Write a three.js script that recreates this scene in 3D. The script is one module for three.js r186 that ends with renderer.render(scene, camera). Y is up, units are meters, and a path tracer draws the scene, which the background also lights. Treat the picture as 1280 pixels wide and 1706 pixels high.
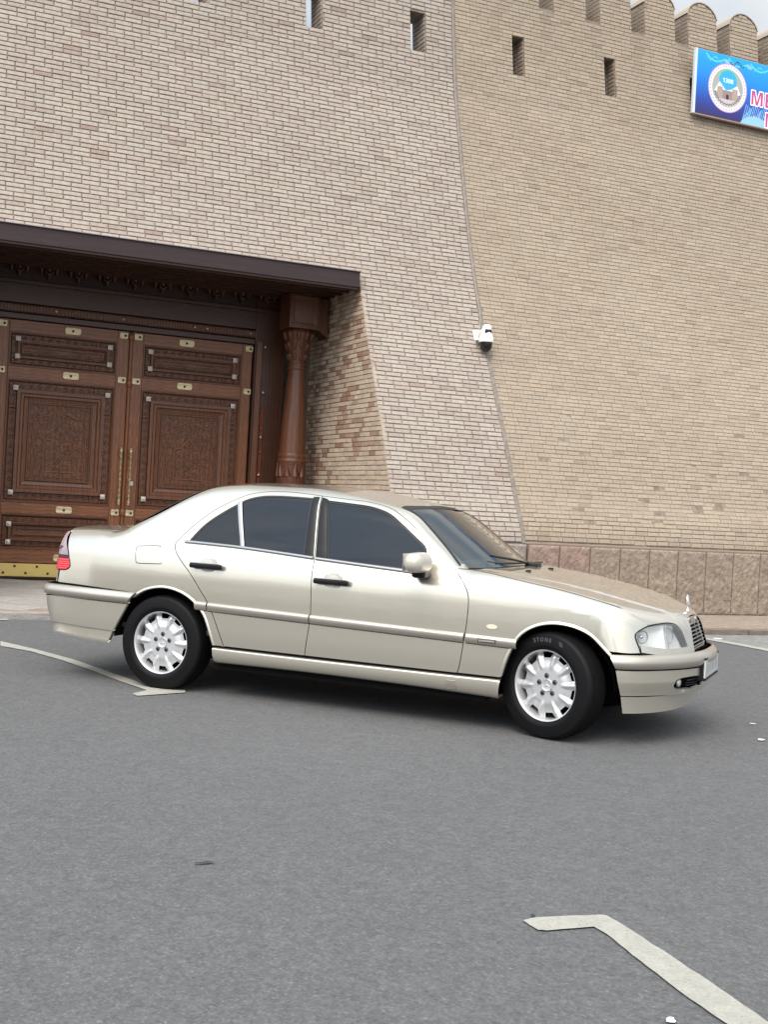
import * as THREE from 'three';
import { RoundedBoxGeometry } from 'three/addons/geometries/RoundedBoxGeometry.js';
import { mergeGeometries } from 'three/addons/utils/BufferGeometryUtils.js';
import { ImprovedNoise } from 'three/addons/math/ImprovedNoise.js';
import { FontLoader } from 'three/addons/loaders/FontLoader.js';
import { TextGeometry } from 'three/addons/geometries/TextGeometry.js';

// ================= camera, sky, sun, exposure =================
const scene = new THREE.Scene();
const D2R = Math.PI / 180;
const camera = new THREE.PerspectiveCamera(45.81, 769 / 1024, 0.1, 2000);
camera.position.set(0, 1.3144, 0);
camera.rotation.set(-0.2947 * D2R, -24.121 * D2R, 3.1164 * D2R, 'YXZ');
const renderer = new THREE.WebGLRenderer({ antialias: true });
renderer.setSize(769, 1024);
renderer.toneMapping = THREE.LinearToneMapping;
renderer.toneMappingExposure = 1.9;
renderer.shadowMap.enabled = true;

const noise = new ImprovedNoise();
let seed = 12345;
const rnd = () => { seed = (seed * 1664525 + 1013904223) >>> 0; return seed / 4294967296; };
const rr = (a, b) => a + (b - a) * rnd();
const fbm = (x, y, z, o = 4) => { let s = 0, a = 0.5, f = 1; for (let i = 0; i < o; i++) { s += a * noise.noise(x * f, y * f, z * f); a *= 0.5; f *= 2.03; } return s; };

const SUN = new THREE.Vector3(-0.46, 0.76, 0.46).normalize();
{ // bright hazy sky with soft layered cloud
  const W = 1024, H = 512, d = new Float32Array(W * H * 4);
  for (let j = 0; j < H; j++) for (let i = 0; i < W; i++) {
    const el = ((j + 0.5) / H - 0.5) * Math.PI, az = ((i + 0.5) / W - 0.5) * 2 * Math.PI;
    const dx = Math.cos(el) * Math.cos(az), dy = Math.sin(el), dz = Math.cos(el) * Math.sin(az);
    const h = Math.max(dy, 0);
    const q = 1 / (h + 0.22);
    const c = fbm(dx * q * 1.1 + 3.1, dz * q * 2.4 + 7.7, 0.4, 6);
    const c2 = fbm(dx * q * 0.7 - 5.1, dz * q * 0.7 + 1.7, 4.4, 4);
    const cover = Math.min(1, Math.max(0, 0.42 + 2.6 * c + 1.3 * c2 - 0.5 * Math.max(0, -dz)));   // clearer away from the sun
    const sun = Math.max(0, dx * SUN.x + dy * SUN.y + dz * SUN.z);
    const glow = 0.45 * sun ** 3 + 0.5 * sun ** 14;
    const lift = 0.62 + 0.75 * h;
    const blue = [0.52, 0.665, 0.82], cloud = [1.10, 1.07, 1.04];
    const k = (j * W + i) * 4;
    for (let n = 0; n < 3; n++) d[k + n] = ((blue[n] * (1 - cover) + cloud[n] * cover) * lift * (0.54 + 0.78 * Math.max(0, 0.35 + 0.65 * (dx * SUN.x + dz * SUN.z) / 0.6)) + glow) * (dy < 0 ? 0.55 : 1);
    d[k + 3] = 1;
  }
  const t = new THREE.DataTexture(d, W, H, THREE.RGBAFormat, THREE.FloatType);
  t.mapping = THREE.EquirectangularReflectionMapping; t.magFilter = t.minFilter = THREE.LinearFilter; t.wrapS = THREE.RepeatWrapping; t.needsUpdate = true;
  scene.background = t; scene.environment = t;
}
const sun = new THREE.DirectionalLight(0xffeeda, 1.35);
sun.position.copy(SUN).multiplyScalar(40).add(new THREE.Vector3(5, 0, -10)); sun.target.position.set(5, 0, -10);
sun.castShadow = true; sun.shadow.radius = 60; sun.shadow.mapSize.set(2048, 2048);
Object.assign(sun.shadow.camera, { left: -25, right: 25, top: 25, bottom: -25, near: 1, far: 120 });
scene.add(sun, sun.target);

// ================= helpers =================
const taken = {};
const numbered = (n) => { taken[n] = (taken[n] || 0) + 1; return taken[n] === 1 ? n : n + '_' + String(taken[n] - 1).padStart(3, '0'); };
function thing(name, label, category, pos = [0, 0, 0], turn = 0, group) {
  const o = new THREE.Group(); o.name = numbered(name); o.position.set(...pos); o.rotation.y = turn;
  o.userData = { label, category }; if (group) o.userData.group = group;
  scene.add(o); return o;
}
function part(name, geo, mat, parent, label) {
  const m = new THREE.Mesh(geo, mat); m.name = numbered(name); m.castShadow = m.receiveShadow = true;
  if (label) m.userData.label = label;
  parent.add(m); return m;
}
function struct(name, geo, mat) { const m = part(name, geo, mat, scene); m.userData.kind = 'structure'; return m; }
function tag(m, label, category, group) { Object.assign(m.userData, { label, category }); if (group) m.userData.group = group; return m; }
const box = (w, h, d, x = 0, y = 0, z = 0) => new THREE.BoxGeometry(w, h, d).translate(x, y, z);
const rbox = (w, h, d, r, x = 0, y = 0, z = 0) => new RoundedBoxGeometry(w, h, d, 2, r).translate(x, y, z);
const merge = (l) => { const s = l.map((g) => { const c = g.index ? g.toNonIndexed() : g.clone(); for (const k of Object.keys(c.attributes)) if (!['position', 'normal', 'uv'].includes(k)) c.deleteAttribute(k); if (!c.attributes.uv) c.setAttribute('uv', new THREE.BufferAttribute(new Float32Array(c.attributes.position.count * 2), 2)); c.morphAttributes = {}; return c; }); return mergeGeometries(s); };
const lin = (r, g, b) => new THREE.Color().setRGB(r, g, b);
const std = (c, rough = 0.8, metal = 0, extra = {}) => new THREE.MeshStandardMaterial({ color: Array.isArray(c) ? lin(...c) : c, roughness: rough, metalness: metal, side: THREE.DoubleSide, ...extra });
function noiseTex(w, h, fn, srgb = true) {
  const d = new Uint8Array(w * h * 4);
  for (let j = 0; j < h; j++) for (let i = 0; i < w; i++) { const c = fn(i / w, j / h, i, j); const k = (j * w + i) * 4; d[k] = c[0]; d[k + 1] = c[1]; d[k + 2] = c[2]; d[k + 3] = 255; }
  const t = new THREE.DataTexture(d, w, h); t.wrapS = t.wrapT = THREE.RepeatWrapping; t.magFilter = t.minFilter = THREE.LinearFilter;
  if (srgb) t.colorSpace = THREE.SRGBColorSpace; t.needsUpdate = true; return t;
}
function canvasTex(w, h, draw, srgb = true) {
  const c = document.createElement('canvas'); c.width = w; c.height = h; draw(c.getContext('2d'), w, h);
  const t = new THREE.CanvasTexture(c); if (srgb) t.colorSpace = THREE.SRGBColorSpace; t.wrapS = t.wrapT = THREE.RepeatWrapping; return t;
}
// tileable value noise
function tileNoise(n, s) { let q = s; const r = () => { q = (q * 1664525 + 1013904223) >>> 0; return q / 4294967296; }; const g = new Float32Array(n * n).map(r);
  return (u, v) => { const x = u * n, y = v * n, i = Math.floor(x), j = Math.floor(y), a = x - i, b = y - j, sa = a * a * (3 - 2 * a), sb = b * b * (3 - 2 * b); const G = (p, w) => g[(((w % n) + n) % n) * n + (((p % n) + n) % n)];
    return (G(i, j) * (1 - sa) + G(i + 1, j) * sa) * (1 - sb) + (G(i, j + 1) * (1 - sa) + G(i + 1, j + 1) * sa) * sb; }; }
const font = await new FontLoader().loadAsync('fonts/droid/droid_sans_bold.typeface.json');

// ================= ground, kerb, pavement =================
{
  const n1 = tileNoise(512, 3), n2 = tileNoise(230, 5), n3 = tileNoise(64, 9), n4 = tileNoise(900, 11);
  const val = (u, v) => { const a = n1(u, v), b = n2(u, v), c = n3(u, v), g = n4(u, v); let t = 0.5 + (a - 0.5) * 0.55 + (b - 0.5) * 0.35 + (c - 0.5) * 0.15 + (g - 0.5) * 0.4; if (g > 0.90 && a > 0.45) t += 0.65; else if (g > 0.82 && a > 0.6) t += 0.28; if (g < 0.06 && b < 0.5) t -= 0.45; return t; };
  const asphaltMap = noiseTex(2048, 2048, (u, v) => { const t = val(u, v), w = n3(v, u); const k = 85 + 30 * (t - 0.5); return [k + 1.5, k + 1.5, k + 2 + 1.5 * (w - 0.5)].map((x) => Math.max(18, Math.min(225, x))); });
  const asphaltBump = noiseTex(1024, 1024, (u, v) => { const k = 255 * Math.min(1, Math.max(0, 0.2 + 0.5 * n2(u, v) + 0.4 * (n1(u, v) - 0.3))); return [k, k, k]; }, false);
  const G = new THREE.PlaneGeometry(80, 80, 160, 160).rotateX(-Math.PI / 2).translate(10, 0, 14);
  const p = G.attributes.position, uv = G.attributes.uv, col = new Float32Array(p.count * 3);
  for (let i = 0; i < p.count; i++) { const x = p.getX(i), z = p.getZ(i); uv.setXY(i, x / 4, z / 4);
    const k = 1 + 0.10 * fbm(x * 0.45, z * 0.45, 2.2, 4) + 0.05 * fbm(x * 1.9, z * 1.9, 8.2, 3); col[i * 3] = k; col[i * 3 + 1] = k; col[i * 3 + 2] = k; }
  G.setAttribute('color', new THREE.BufferAttribute(col, 3));
  struct('road', G, new THREE.MeshStandardMaterial({ map: asphaltMap, bumpMap: asphaltBump, bumpScale: 0.003, roughness: 0.95, vertexColors: true }));
  struct('ground', new THREE.RingGeometry(36, 900, 64).rotateX(-Math.PI / 2).translate(10, -0.02, 14), std([0.16, 0.15, 0.13], 0.95));
}
const KERB = 0.06;
const kerbZ = (x) => x < 3.2 ? -12.32 : x > 8.4 ? -11.43 : -12.32 + 0.89 * (x - 3.2) / 5.2;
const stoneNoise = noiseTex(512, 512, (() => { const a = tileNoise(256, 21), b = tileNoise(48, 22), c = tileNoise(12, 23); return (u, v) => { const k = 205 + 34 * (a(u, v) - 0.5) + 40 * (b(u, v) - 0.5) + 30 * (c(u, v) - 0.5); return [k, k, k]; }; })());
const stoneBump = noiseTex(512, 512, (() => { const a = tileNoise(256, 31), b = tileNoise(60, 32); return (u, v) => { const k = 255 * (0.5 * a(u, v) + 0.5 * b(u, v)); return [k, k, k]; }; })(), false);
{ // pavement: one slab of ground raised by the kerb, pavers on its left half
  const s = new THREE.Shape();
  s.moveTo(-14, -20); s.lineTo(-14, -12.46); s.lineTo(3.2, -12.46); s.lineTo(8.4, -11.57); s.lineTo(24, -11.57); s.lineTo(24, -20);
  const g = new THREE.ExtrudeGeometry(s, { depth: KERB + 0.3, bevelEnabled: false }).rotateX(Math.PI / 2).translate(0, KERB, 0);
  struct('pavement', g, std([0.40, 0.315, 0.245], 0.9, 0, { map: stoneNoise, bumpMap: stoneBump, bumpScale: 0.004 }));
  const kerb = thing('kerb', 'low pale stone kerb along the front of the pavement before the wall', 'kerb');
  const km = [std([0.42, 0.39, 0.36], 0.9, 0, { map: stoneNoise }), std([0.36, 0.33, 0.30], 0.9, 0, { map: stoneNoise }), std([0.24, 0.19, 0.15], 0.92, 0, { map: stoneNoise })];
  for (let x = -6; x < 19; x += 0.8) {
    const z0 = kerbZ(x), z1 = kerbZ(x + 0.8), L = Math.hypot(0.8, z1 - z0);
    const b = part('kerb_stone', rbox(L - 0.012, 0.2, 0.14, 0.012), x > 6 ? km[2] : km[(rnd() * 2) | 0], kerb);
    b.position.set(x + 0.4, KERB - 0.1 + 0.008 + rr(-0.003, 0.003), (z0 + z1) / 2 - 0.07); b.rotation.y = -Math.atan2(z1 - z0, 0.8);
  }
  const pav = thing('paving', 'pale grey stone pavers before the carved gate', 'paving');
  const pm = [0, 1, 2, 3].map((i) => std([0.43 + 0.035 * i, 0.40 + 0.033 * i, 0.37 + 0.03 * i], 0.85, 0, { map: stoneNoise, bumpMap: stoneBump, bumpScale: 0.003 }));
  const pg = rbox(0.592, 0.05, 0.392, 0.008);
  const ca = Math.cos(0.62), sa = Math.sin(0.62);
  for (let i = -14; i < 16; i++) for (let j = -16; j < 16; j++) {
    const a = i * 0.6 + (j % 2 ? 0.3 : 0), b = j * 0.4, x = 3 + a * ca - b * sa, z = -14.4 + a * sa + b * ca;
    if (x < -0.8 || x > 5.4 || z < -16.6 || z > kerbZ(x) - 0.44) continue;
    const m = part('paver', pg, pm[(rnd() * 4) | 0], pav); m.position.set(x, KERB - 0.019 + rr(-0.002, 0.002), z); m.rotation.y = -0.62;
  }
  // concrete apron in the road at the right
  const ap = new THREE.Shape([[9.13, 11.43], [9.10, 10.0], [9.08, 8.2], [13, 8.2], [19, 11.43]].map(([x, y]) => new THREE.Vector2(x, y)));
  struct('concrete_apron', new THREE.ShapeGeometry(ap).rotateX(-Math.PI / 2).translate(0, 0.004, 0), std([0.30, 0.30, 0.285], 0.9, 0, { map: stoneNoise }));
}
{ // painted bay lines, worn at the edges
  const wear = noiseTex(256, 256, (() => { const a = tileNoise(90, 41), b = tileNoise(20, 42); return (u, v) => { const k = 215 + 22 * (a(u, v) - 0.5) + 16 * (b(u, v) - 0.5) - (a(u, v) > 0.88 ? 40 : 0); return [k, k, k - 6]; }; })());
  const pm = std([0.47, 0.46, 0.43], 0.88, 0, { map: wear });
  const line = (name, pts, label) => {
    const d = [];
    for (let i = 0; i < pts.length; i++) { const a = pts[i], b = pts[(i + 1) % pts.length], n = Math.max(2, Math.round(Math.hypot(b[0] - a[0], b[1] - a[1]) / 0.05)); for (let k = 0; k < n; k++) { const t = k / n, w = k ? 0.0028 : 0; d.push(new THREE.Vector2(a[0] + (b[0] - a[0]) * t + rr(-w, w), -(a[1] + (b[1] - a[1]) * t) + rr(-w, w))); } }
    const g = new THREE.ShapeGeometry(new THREE.Shape(d)).rotateX(-Math.PI / 2).translate(0, 0.006, 0);
    const uv = g.attributes.uv; for (let i = 0; i < uv.count; i++) uv.setXY(i, uv.getX(i) * 1.3, uv.getY(i) * 1.3);
    const m = part(name, g, pm, scene); tag(m, label, 'road marking'); return m;
  };
  line('bay_line', [[1.269, -10.569], [1.487, -10.032], [1.677, -9.468], [1.821, -8.804], [1.908, -8.403], [1.962, -8.058], [2.166, -7.954], [2.138, -7.845], [1.795, -7.744], [1.782, -7.827], [1.908, -7.962], [1.814, -8.355], [1.709, -8.898], [1.581, -9.436], [1.425, -9.922], [1.233, -10.254]], 'worn white bay line running under the rear wheel with a short end bar');
  line('bay_line', [[2.067, -3.344], [2.122, -3.358], [2.348, -3.324], [2.367, -3.31], [2.368, -3.251], [2.349, -2.944], [2.327, -2.698], [2.302, -2.476], [2.285, -1.2], [2.27, -0.2], [2.15, -0.2], [2.17, -1.4], [2.186, -2.511], [2.195, -2.664], [2.223, -2.893], [2.264, -3.167], [2.262, -3.231], [2.093, -3.241], [2.068, -3.253]], 'white painted corner of a parking bay in the lower right foreground');
  line('edge_line', [[9.08, -11.3], [9.105, -11.111], [9.15, -10.648], [9.149, -10.137], [9.15, -8.4], [9.03, -8.4], [8.98, -9.918], [8.991, -10.436], [8.975, -10.911], [8.96, -11.3]], 'thin white line beside the concrete apron right of the bonnet');
  line('edge_line', [[0.4, -12.38], [1.543, -12.36], [1.535, -12.217], [0.4, -12.2]], 'short end of a white line at the kerb behind the car boot');
}

// ================= the battered brick wall =================
const PY = [0.06, 0.934, 1.584, 2.218, 3.046, 3.918, 5.163, 6.75, 7.515, 8.931, 11.21];
const PZ = [-13.359, -13.412, -13.714, -14.005, -14.436, -14.867, -15.373, -15.869, -16.084, -16.332, -16.644];
function smoothInterp(X, Y) { // monotone cubic
  const n = X.length, d = [], m = []; for (let i = 0; i < n - 1; i++) d.push((Y[i + 1] - Y[i]) / (X[i + 1] - X[i]));
  m[0] = d[0]; m[n - 1] = d[n - 2]; for (let i = 1; i < n - 1; i++) m[i] = d[i - 1] * d[i] <= 0 ? 0 : 2 / (1 / d[i - 1] + 1 / d[i]);
  return (x) => { if (x <= X[0]) return Y[0]; if (x >= X[n - 1]) return Y[n - 1]; let i = 0; while (x > X[i + 1]) i++; const h = X[i + 1] - X[i], t = (x - X[i]) / h, t2 = t * t, t3 = t2 * t; return Y[i] * (2 * t3 - 3 * t2 + 1) + m[i] * h * (t3 - 2 * t2 + t) + Y[i + 1] * (3 * t2 - 2 * t3) + m[i + 1] * h * (t3 - t2); };
}
const profZ = smoothInterp(PY, PZ);
const SOLE = 0.934, XJ = 6.184, XJL = 0.878, XC = 8.005, GATE_Z = -16.785, GATE_TOP = 4.28, XL = -5.5, XR = 17.0;
const PARA_Y = 7.55, PARA_T = 0.45, GAP_Y = 9.16, SPRING = 9.71, MTOP = 9.95;
const slits = [[2.27, 2.51], [3.95, 4.20], [5.634, 5.885], [7.27, 7.52], [9.0, 9.21], [10.68, 10.885], [12.36, 12.565], [14.05, 14.25]].map(([a, b]) => [a, b, 7.968, 8.603]);
const merl = []; for (let k = -20; k < 7; k++) merl.push(11.50 + 0.868 * k);
const MW = 0.60;
const merlTop = (x) => { for (const a of merl) if (x > a && x < a + MW) { const t = (x - a) / MW * 2 - 1; return SPRING + (MTOP - SPRING) * Math.pow(Math.max(0, 1 - Math.abs(t) ** 1.9), 0.62); } return GAP_Y; };

// brick shapes: a chamfered front, unit length along x (ends not stretched much when cut)
function brickGeo(L, H, D, c, seedv) {
  let q = seedv; const r = () => { q = (q * 1664525 + 1013904223) >>> 0; return (q / 4294967296 - 0.5); };
  const a = L / 2, b = H / 2, w = 0.0022;
  const fr = [[-a + c + w * r(), -b + c + w * r(), w * r()], [a - c + w * r(), -b + c + w * r(), w * r()], [a - c + w * r(), b - c + w * r(), w * r()], [-a + c + w * r(), b - c + w * r(), w * r()]];
  const ed = [[-a, -b, -c], [a, -b, -c], [a, b, -c], [-a, b, -c]].map((p) => [p[0] + w * 0.6 * r(), p[1] + w * 0.6 * r(), p[2]]), bk = [[-a, -b, -D], [a, -b, -D], [a, b, -D], [-a, b, -D]];
  const P = []; const quad = (p, q2, s, t) => P.push(...p, ...q2, ...s, ...p, ...s, ...t);
  quad(...fr); for (let i = 0; i < 4; i++) { const j = (i + 1) % 4; quad(ed[i], ed[j], fr[j], fr[i]); quad(bk[i], bk[j], ed[j], ed[i]); }
  const g = new THREE.BufferGeometry(); g.setAttribute('position', new THREE.BufferAttribute(new Float32Array(P), 3)); g.computeVertexNormals();
  const uv = new Float32Array(P.length / 3 * 2); for (let i = 0; i < uv.length / 2; i++) { uv[i * 2] = P[i * 3] * 4 + seedv * 0.013; uv[i * 2 + 1] = P[i * 3 + 1] * 4 + seedv * 0.027; }
  g.setAttribute('uv', new THREE.BufferAttribute(uv, 2)); return g;
}
const brickGrain = noiseTex(256, 256, (() => { const a = tileNoise(128, 51), b = tileNoise(40, 52), c = tileNoise(9, 53); return (u, v) => { let k = 226 + 30 * (a(u, v) - 0.5) + 34 * (b(u, v) - 0.5) + 20 * (c(u, v) - 0.5); if (a(u, v) > 0.9) k -= 36; return [k, k, k].map((x) => Math.min(255, x)); }; })());
const brickMat = (c) => std(c, 0.93, 0, { map: brickGrain, bumpMap: brickGrain, bumpScale: 0.0015 });
const UPV = new THREE.Vector3(0, 1, 0), tmpM = new THREE.Matrix4(), tmpQ = new THREE.Quaternion(), tmpE = new THREE.Euler();
const camInv = new THREE.Matrix4(); camera.updateMatrixWorld(true); camInv.copy(camera.matrixWorld).invert(); camera.updateProjectionMatrix();
const viewProj = new THREE.Matrix4().multiplyMatrices(camera.projectionMatrix, camInv);
// all bricks of a wall: the 300 that show largest one by one, the others as one part
function placeBricks(parent, list, geos, palette, name = 'brick') {
  const v = new THREE.Vector3();
  for (const b of list) { v.set(b.p[0], b.p[1], b.p[2]).applyMatrix4(viewProj); const d = Math.hypot(b.p[0], b.p[1] - 1.31, b.p[2]); b.score = (Math.abs(v.x) < 0.99 && Math.abs(v.y) < 0.99 && !b.hid ? 100 : 0) + 10 * b.s / d; }
  const sorted = [...list].sort((a, b) => b.score - a.score), one = new Set(sorted.slice(0, 300));
  const mats = palette.map((c) => brickMat(c));
  for (const b of one) { const m = part(name, geos[b.g], mats[b.c], parent); m.position.set(...b.p); m.rotation.set(...b.r, 'YXZ'); m.scale.set(b.s, 1, 1); }
  const white = brickMat([1, 1, 1]), col = new THREE.Color();
  geos.forEach((g, gi) => {
    const rest = list.filter((b) => !one.has(b) && b.g === gi); if (!rest.length) return;
    const im = new THREE.InstancedMesh(g, white, rest.length); im.name = numbered(name + '_courses'); im.castShadow = im.receiveShadow = true; im.userData.kind = 'stuff';
    rest.forEach((b, i) => { tmpM.compose(new THREE.Vector3(...b.p), tmpQ.setFromEuler(tmpE.set(...b.r, 'YXZ')), new THREE.Vector3(b.s, 1, 1)); im.setMatrixAt(i, tmpM); const c = palette[b.c], k = b.k; im.setColorAt(i, col.setRGB(c[0] * k, c[1] * k, c[2] * k)); });
    parent.add(im);
  });
}
function course(list, { x0, x1, y, z, tilt, L, mort, off, pick, holes = [], top, proud = 0, gi = 3 }) {
  if (top) { if (y + 0.03 > MTOP) return; holes = [...holes]; for (let k = 0; k < merl.length; k++) { const a = merl[k]; let hw = MW / 2; if (y + 0.03 > SPRING) { const u = Math.pow((y + 0.03 - SPRING) / (MTOP - SPRING), 1 / 0.62); hw *= Math.pow(Math.max(0, 1 - u), 1 / 1.9); } holes.push([(k ? merl[k - 1] + MW + 0.13 : a - 3), a + MW / 2 - hw], [a + MW / 2 + hw, a + MW + 0.14]); } }
  for (let x = x0 - off; x < x1; x += L) {
    let a = Math.max(x, x0), b = Math.min(x + L - mort, x1);
    const segs = [[a, b]];
    for (const [h0, h1] of holes) { for (let i = segs.length - 1; i >= 0; i--) { const [s, e] = segs[i]; if (e <= h0 || s >= h1) continue; segs.splice(i, 1); if (s < h0 - mort) segs.push([s, h0 - mort * 0.4]); if (e > h1 + mort) segs.push([h1 + mort * 0.4, e]); } }
    for (const [s, e] of segs) {
      if (e - s < 0.025) continue; const cx = (s + e) / 2;
      const q = pick(cx, y);
      list.push({ p: [cx, y + rr(-0.0018, 0.0018), z + proud + rr(-0.0014, 0.0014)], r: [tilt + rr(-0.009, 0.009), rr(-0.004, 0.004), rr(-0.006, 0.006)], s: (e - s) / (L - mort), g: (rnd() * gi) | 0, c: q[0], k: q[1] });
    }
  }
}
function slopeCourses(yTop, H, yStart) { const out = []; let y = yStart; while (y < yTop) { const dz = (profZ(y + 0.01) - profZ(y - 0.01)) / 0.02, c = 1 / Math.hypot(1, dz); out.push({ y: y + H * c / 2, z: profZ(y + H * c / 2), tilt: Math.atan(dz), n: out.length }); y += H * c; } return out; }
// mortar face behind the bricks with the arrow slits left open, and the body of the wall behind it
function wallBody(parent, x0, x1, inset, mat, openings, yMin) {
  const ys = new Set([yMin, GAP_Y]), xs = new Set([x0, x1]);
  for (let y = yMin; y < GAP_Y; y += 0.25) ys.add(+y.toFixed(4));
  for (const o of openings) { if (o[0] > x0 && o[0] < x1) xs.add(o[0]); if (o[1] > x0 && o[1] < x1) xs.add(o[1]); if (o[2] > yMin) ys.add(o[2]); ys.add(o[3]); }
  const Y = [...ys].sort((a, b) => a - b), X = [...xs].sort((a, b) => a - b), P = [];
  const quad = (a, b, c, d) => P.push(...a, ...b, ...c, ...a, ...c, ...d);
  for (let j = 0; j < Y.length - 1; j++) for (let i = 0; i < X.length - 1; i++) {
    const cx = (X[i] + X[i + 1]) / 2, cy = (Y[j] + Y[j + 1]) / 2; if (openings.some((o) => cx > o[0] && cx < o[1] && cy > o[2] && cy < o[3])) continue;
    const f = (x, y) => [x, y, profZ(y) - inset], bk = (x, y) => [x, y, profZ(Math.max(y, PARA_Y)) - PARA_T];
    quad(f(X[i], Y[j]), f(X[i + 1], Y[j]), f(X[i + 1], Y[j + 1]), f(X[i], Y[j + 1]));
    if (cy > PARA_Y) quad(bk(X[i + 1], Y[j]), bk(X[i], Y[j]), bk(X[i], Y[j + 1]), bk(X[i + 1], Y[j + 1]));
  }
  for (let i = 0; i < X.length - 1; i++) { const a = profZ(GAP_Y) - inset, b = profZ(GAP_Y) - PARA_T; quad([X[i], GAP_Y, a], [X[i + 1], GAP_Y, a], [X[i + 1], GAP_Y, b], [X[i], GAP_Y, b]); }
  for (const o of openings) { if (o[2] < 5 || o[0] < x0 || o[1] > x1) continue; // reveals
    const zf = (y) => profZ(y) - inset, zb = (y) => profZ(y) - PARA_T, [a, b, c, d] = o;
    quad([a, c, zf(c)], [a, d, zf(d)], [a, d, zb(d)], [a, c, zb(c)]); quad([b, c, zf(c)], [b, c, zb(c)], [b, d, zb(d)], [b, d, zf(d)]);
    quad([a, c, zf(c)], [a, c, zb(c)], [b, c, zb(c)], [b, c, zf(c)]); quad([a, d, zf(d)], [b, d, zf(d)], [b, d, zb(d)], [a, d, zb(d)]);
  }
  // walkway and rear face
  const wz = profZ(PARA_Y) - PARA_T; quad([x0, PARA_Y, wz], [x1, PARA_Y, wz], [x1, PARA_Y, -21], [x0, PARA_Y, -21]); quad([x0, 0, -21], [x1, 0, -21], [x1, PARA_Y, -21], [x0, PARA_Y, -21]);
  const g = new THREE.BufferGeometry(); g.setAttribute('position', new THREE.BufferAttribute(new Float32Array(P), 3)); g.computeVertexNormals();
  const uv = new Float32Array(P.length / 3 * 2); for (let i = 0; i < uv.length / 2; i++) { uv[i * 2] = P[i * 3] * 0.8; uv[i * 2 + 1] = P[i * 3 + 1] * 0.8; } g.setAttribute('uv', new THREE.BufferAttribute(uv, 2));
  return part('mortar_bed', g, mat, parent);
}
function merlonGeo(a, inset) {
  const s = new THREE.Shape(); s.moveTo(a, GAP_Y); s.lineTo(a + MW, GAP_Y); for (let i = 0; i <= 24; i++) { const x = a + MW * (1 - i / 24); s.lineTo(x, i === 0 || i === 24 ? SPRING : merlTop(x)); } s.lineTo(a, GAP_Y);
  const g = new THREE.ExtrudeGeometry(s, { depth: PARA_T - inset, bevelEnabled: false }), p = g.attributes.position; for (let i = 0; i < p.count; i++) p.setZ(i, p.getZ(i) > 0.1 ? profZ(p.getY(i)) - inset : profZ(9.4) - PARA_T); g.computeVertexNormals(); return g;
}
function merlonCap(a) { // the rendered rim along the rounded top
  const pts = []; for (let i = 0; i <= 24; i++) { const x = a + MW * i / 24; pts.push([x, i === 0 || i === 24 ? SPRING : merlTop(x)]); }
  const P = []; const zf = (p) => [...p, profZ(p[1]) + 0.006], z1 = profZ(9.4) - PARA_T - 0.006;
  const o = pts.map(([x, y], i) => { const A = pts[Math.max(0, i - 1)], B = pts[Math.min(24, i + 1)], l = Math.hypot(B[0] - A[0], B[1] - A[1]); return [x - (B[1] - A[1]) / l * 0.018, y + (B[0] - A[0]) / l * 0.018]; });
  const quad = (p, q, s, t) => P.push(...p, ...q, ...s, ...p, ...s, ...t);
  for (let i = 0; i < 24; i++) { const A = pts[i], B = pts[i + 1], C = o[i], D = o[i + 1]; quad(zf(A), zf(B), zf(D), zf(C)); quad(zf(C), zf(D), [...D, z1], [...C, z1]); quad([...C, z1], [...D, z1], [...B, z1], [...A, z1]); }
  const g = new THREE.BufferGeometry(); g.setAttribute('position', new THREE.BufferAttribute(new Float32Array(P), 3)); g.computeVertexNormals(); g.setAttribute('uv', new THREE.BufferAttribute(new Float32Array(P.length / 3 * 2), 2)); return g;
}
function revealBricks(list, openings, x0, x1, pick) { // brick ends lining the right cheek and the sill of each slit
  for (const o of openings) { if (o[0] < x0 || o[1] > x1) continue;
    for (let y = o[2] + 0.035; y < o[3]; y += 0.066) for (let k = 0; k < 2; k++) for (const sgn of [1, -1]) { const q = pick(o[0], y); const x = sgn > 0 ? o[1] - 0.012 : o[0] + 0.012; list.push({ p: [x, y, profZ(y) - 0.115 - k * 0.205], r: [0, -sgn * Math.PI / 2, 0], s: 0.85, g: 0, c: q[0], k: q[1] * 0.95, hid: sgn < 0 }); }
  }
}
function graniteSlab(w, h, s) { // split-faced slab with sawn edges
  const g = new THREE.BoxGeometry(w, h, 0.07, 22, 40, 1), p = g.attributes.position;
  for (let i = 0; i < p.count; i++) if (p.getZ(i) > 0) { const x = p.getX(i), y = p.getY(i), e = Math.min(1, Math.min(w / 2 - Math.abs(x), h / 2 - Math.abs(y)) / 0.025);
    const r = Math.abs(fbm(x * 4.2 + s * 9.1, y * 4.2 + x * 2.2, s * 3.3, 5)); p.setZ(i, 0.035 + Math.max(0, e) * (0.05 * (0.45 - r) + 0.012 * fbm(x * 18, y * 18, s, 3))); }
  const n = g.toNonIndexed(); n.computeVertexNormals(); return n;
}
const openAll = slits;
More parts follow.
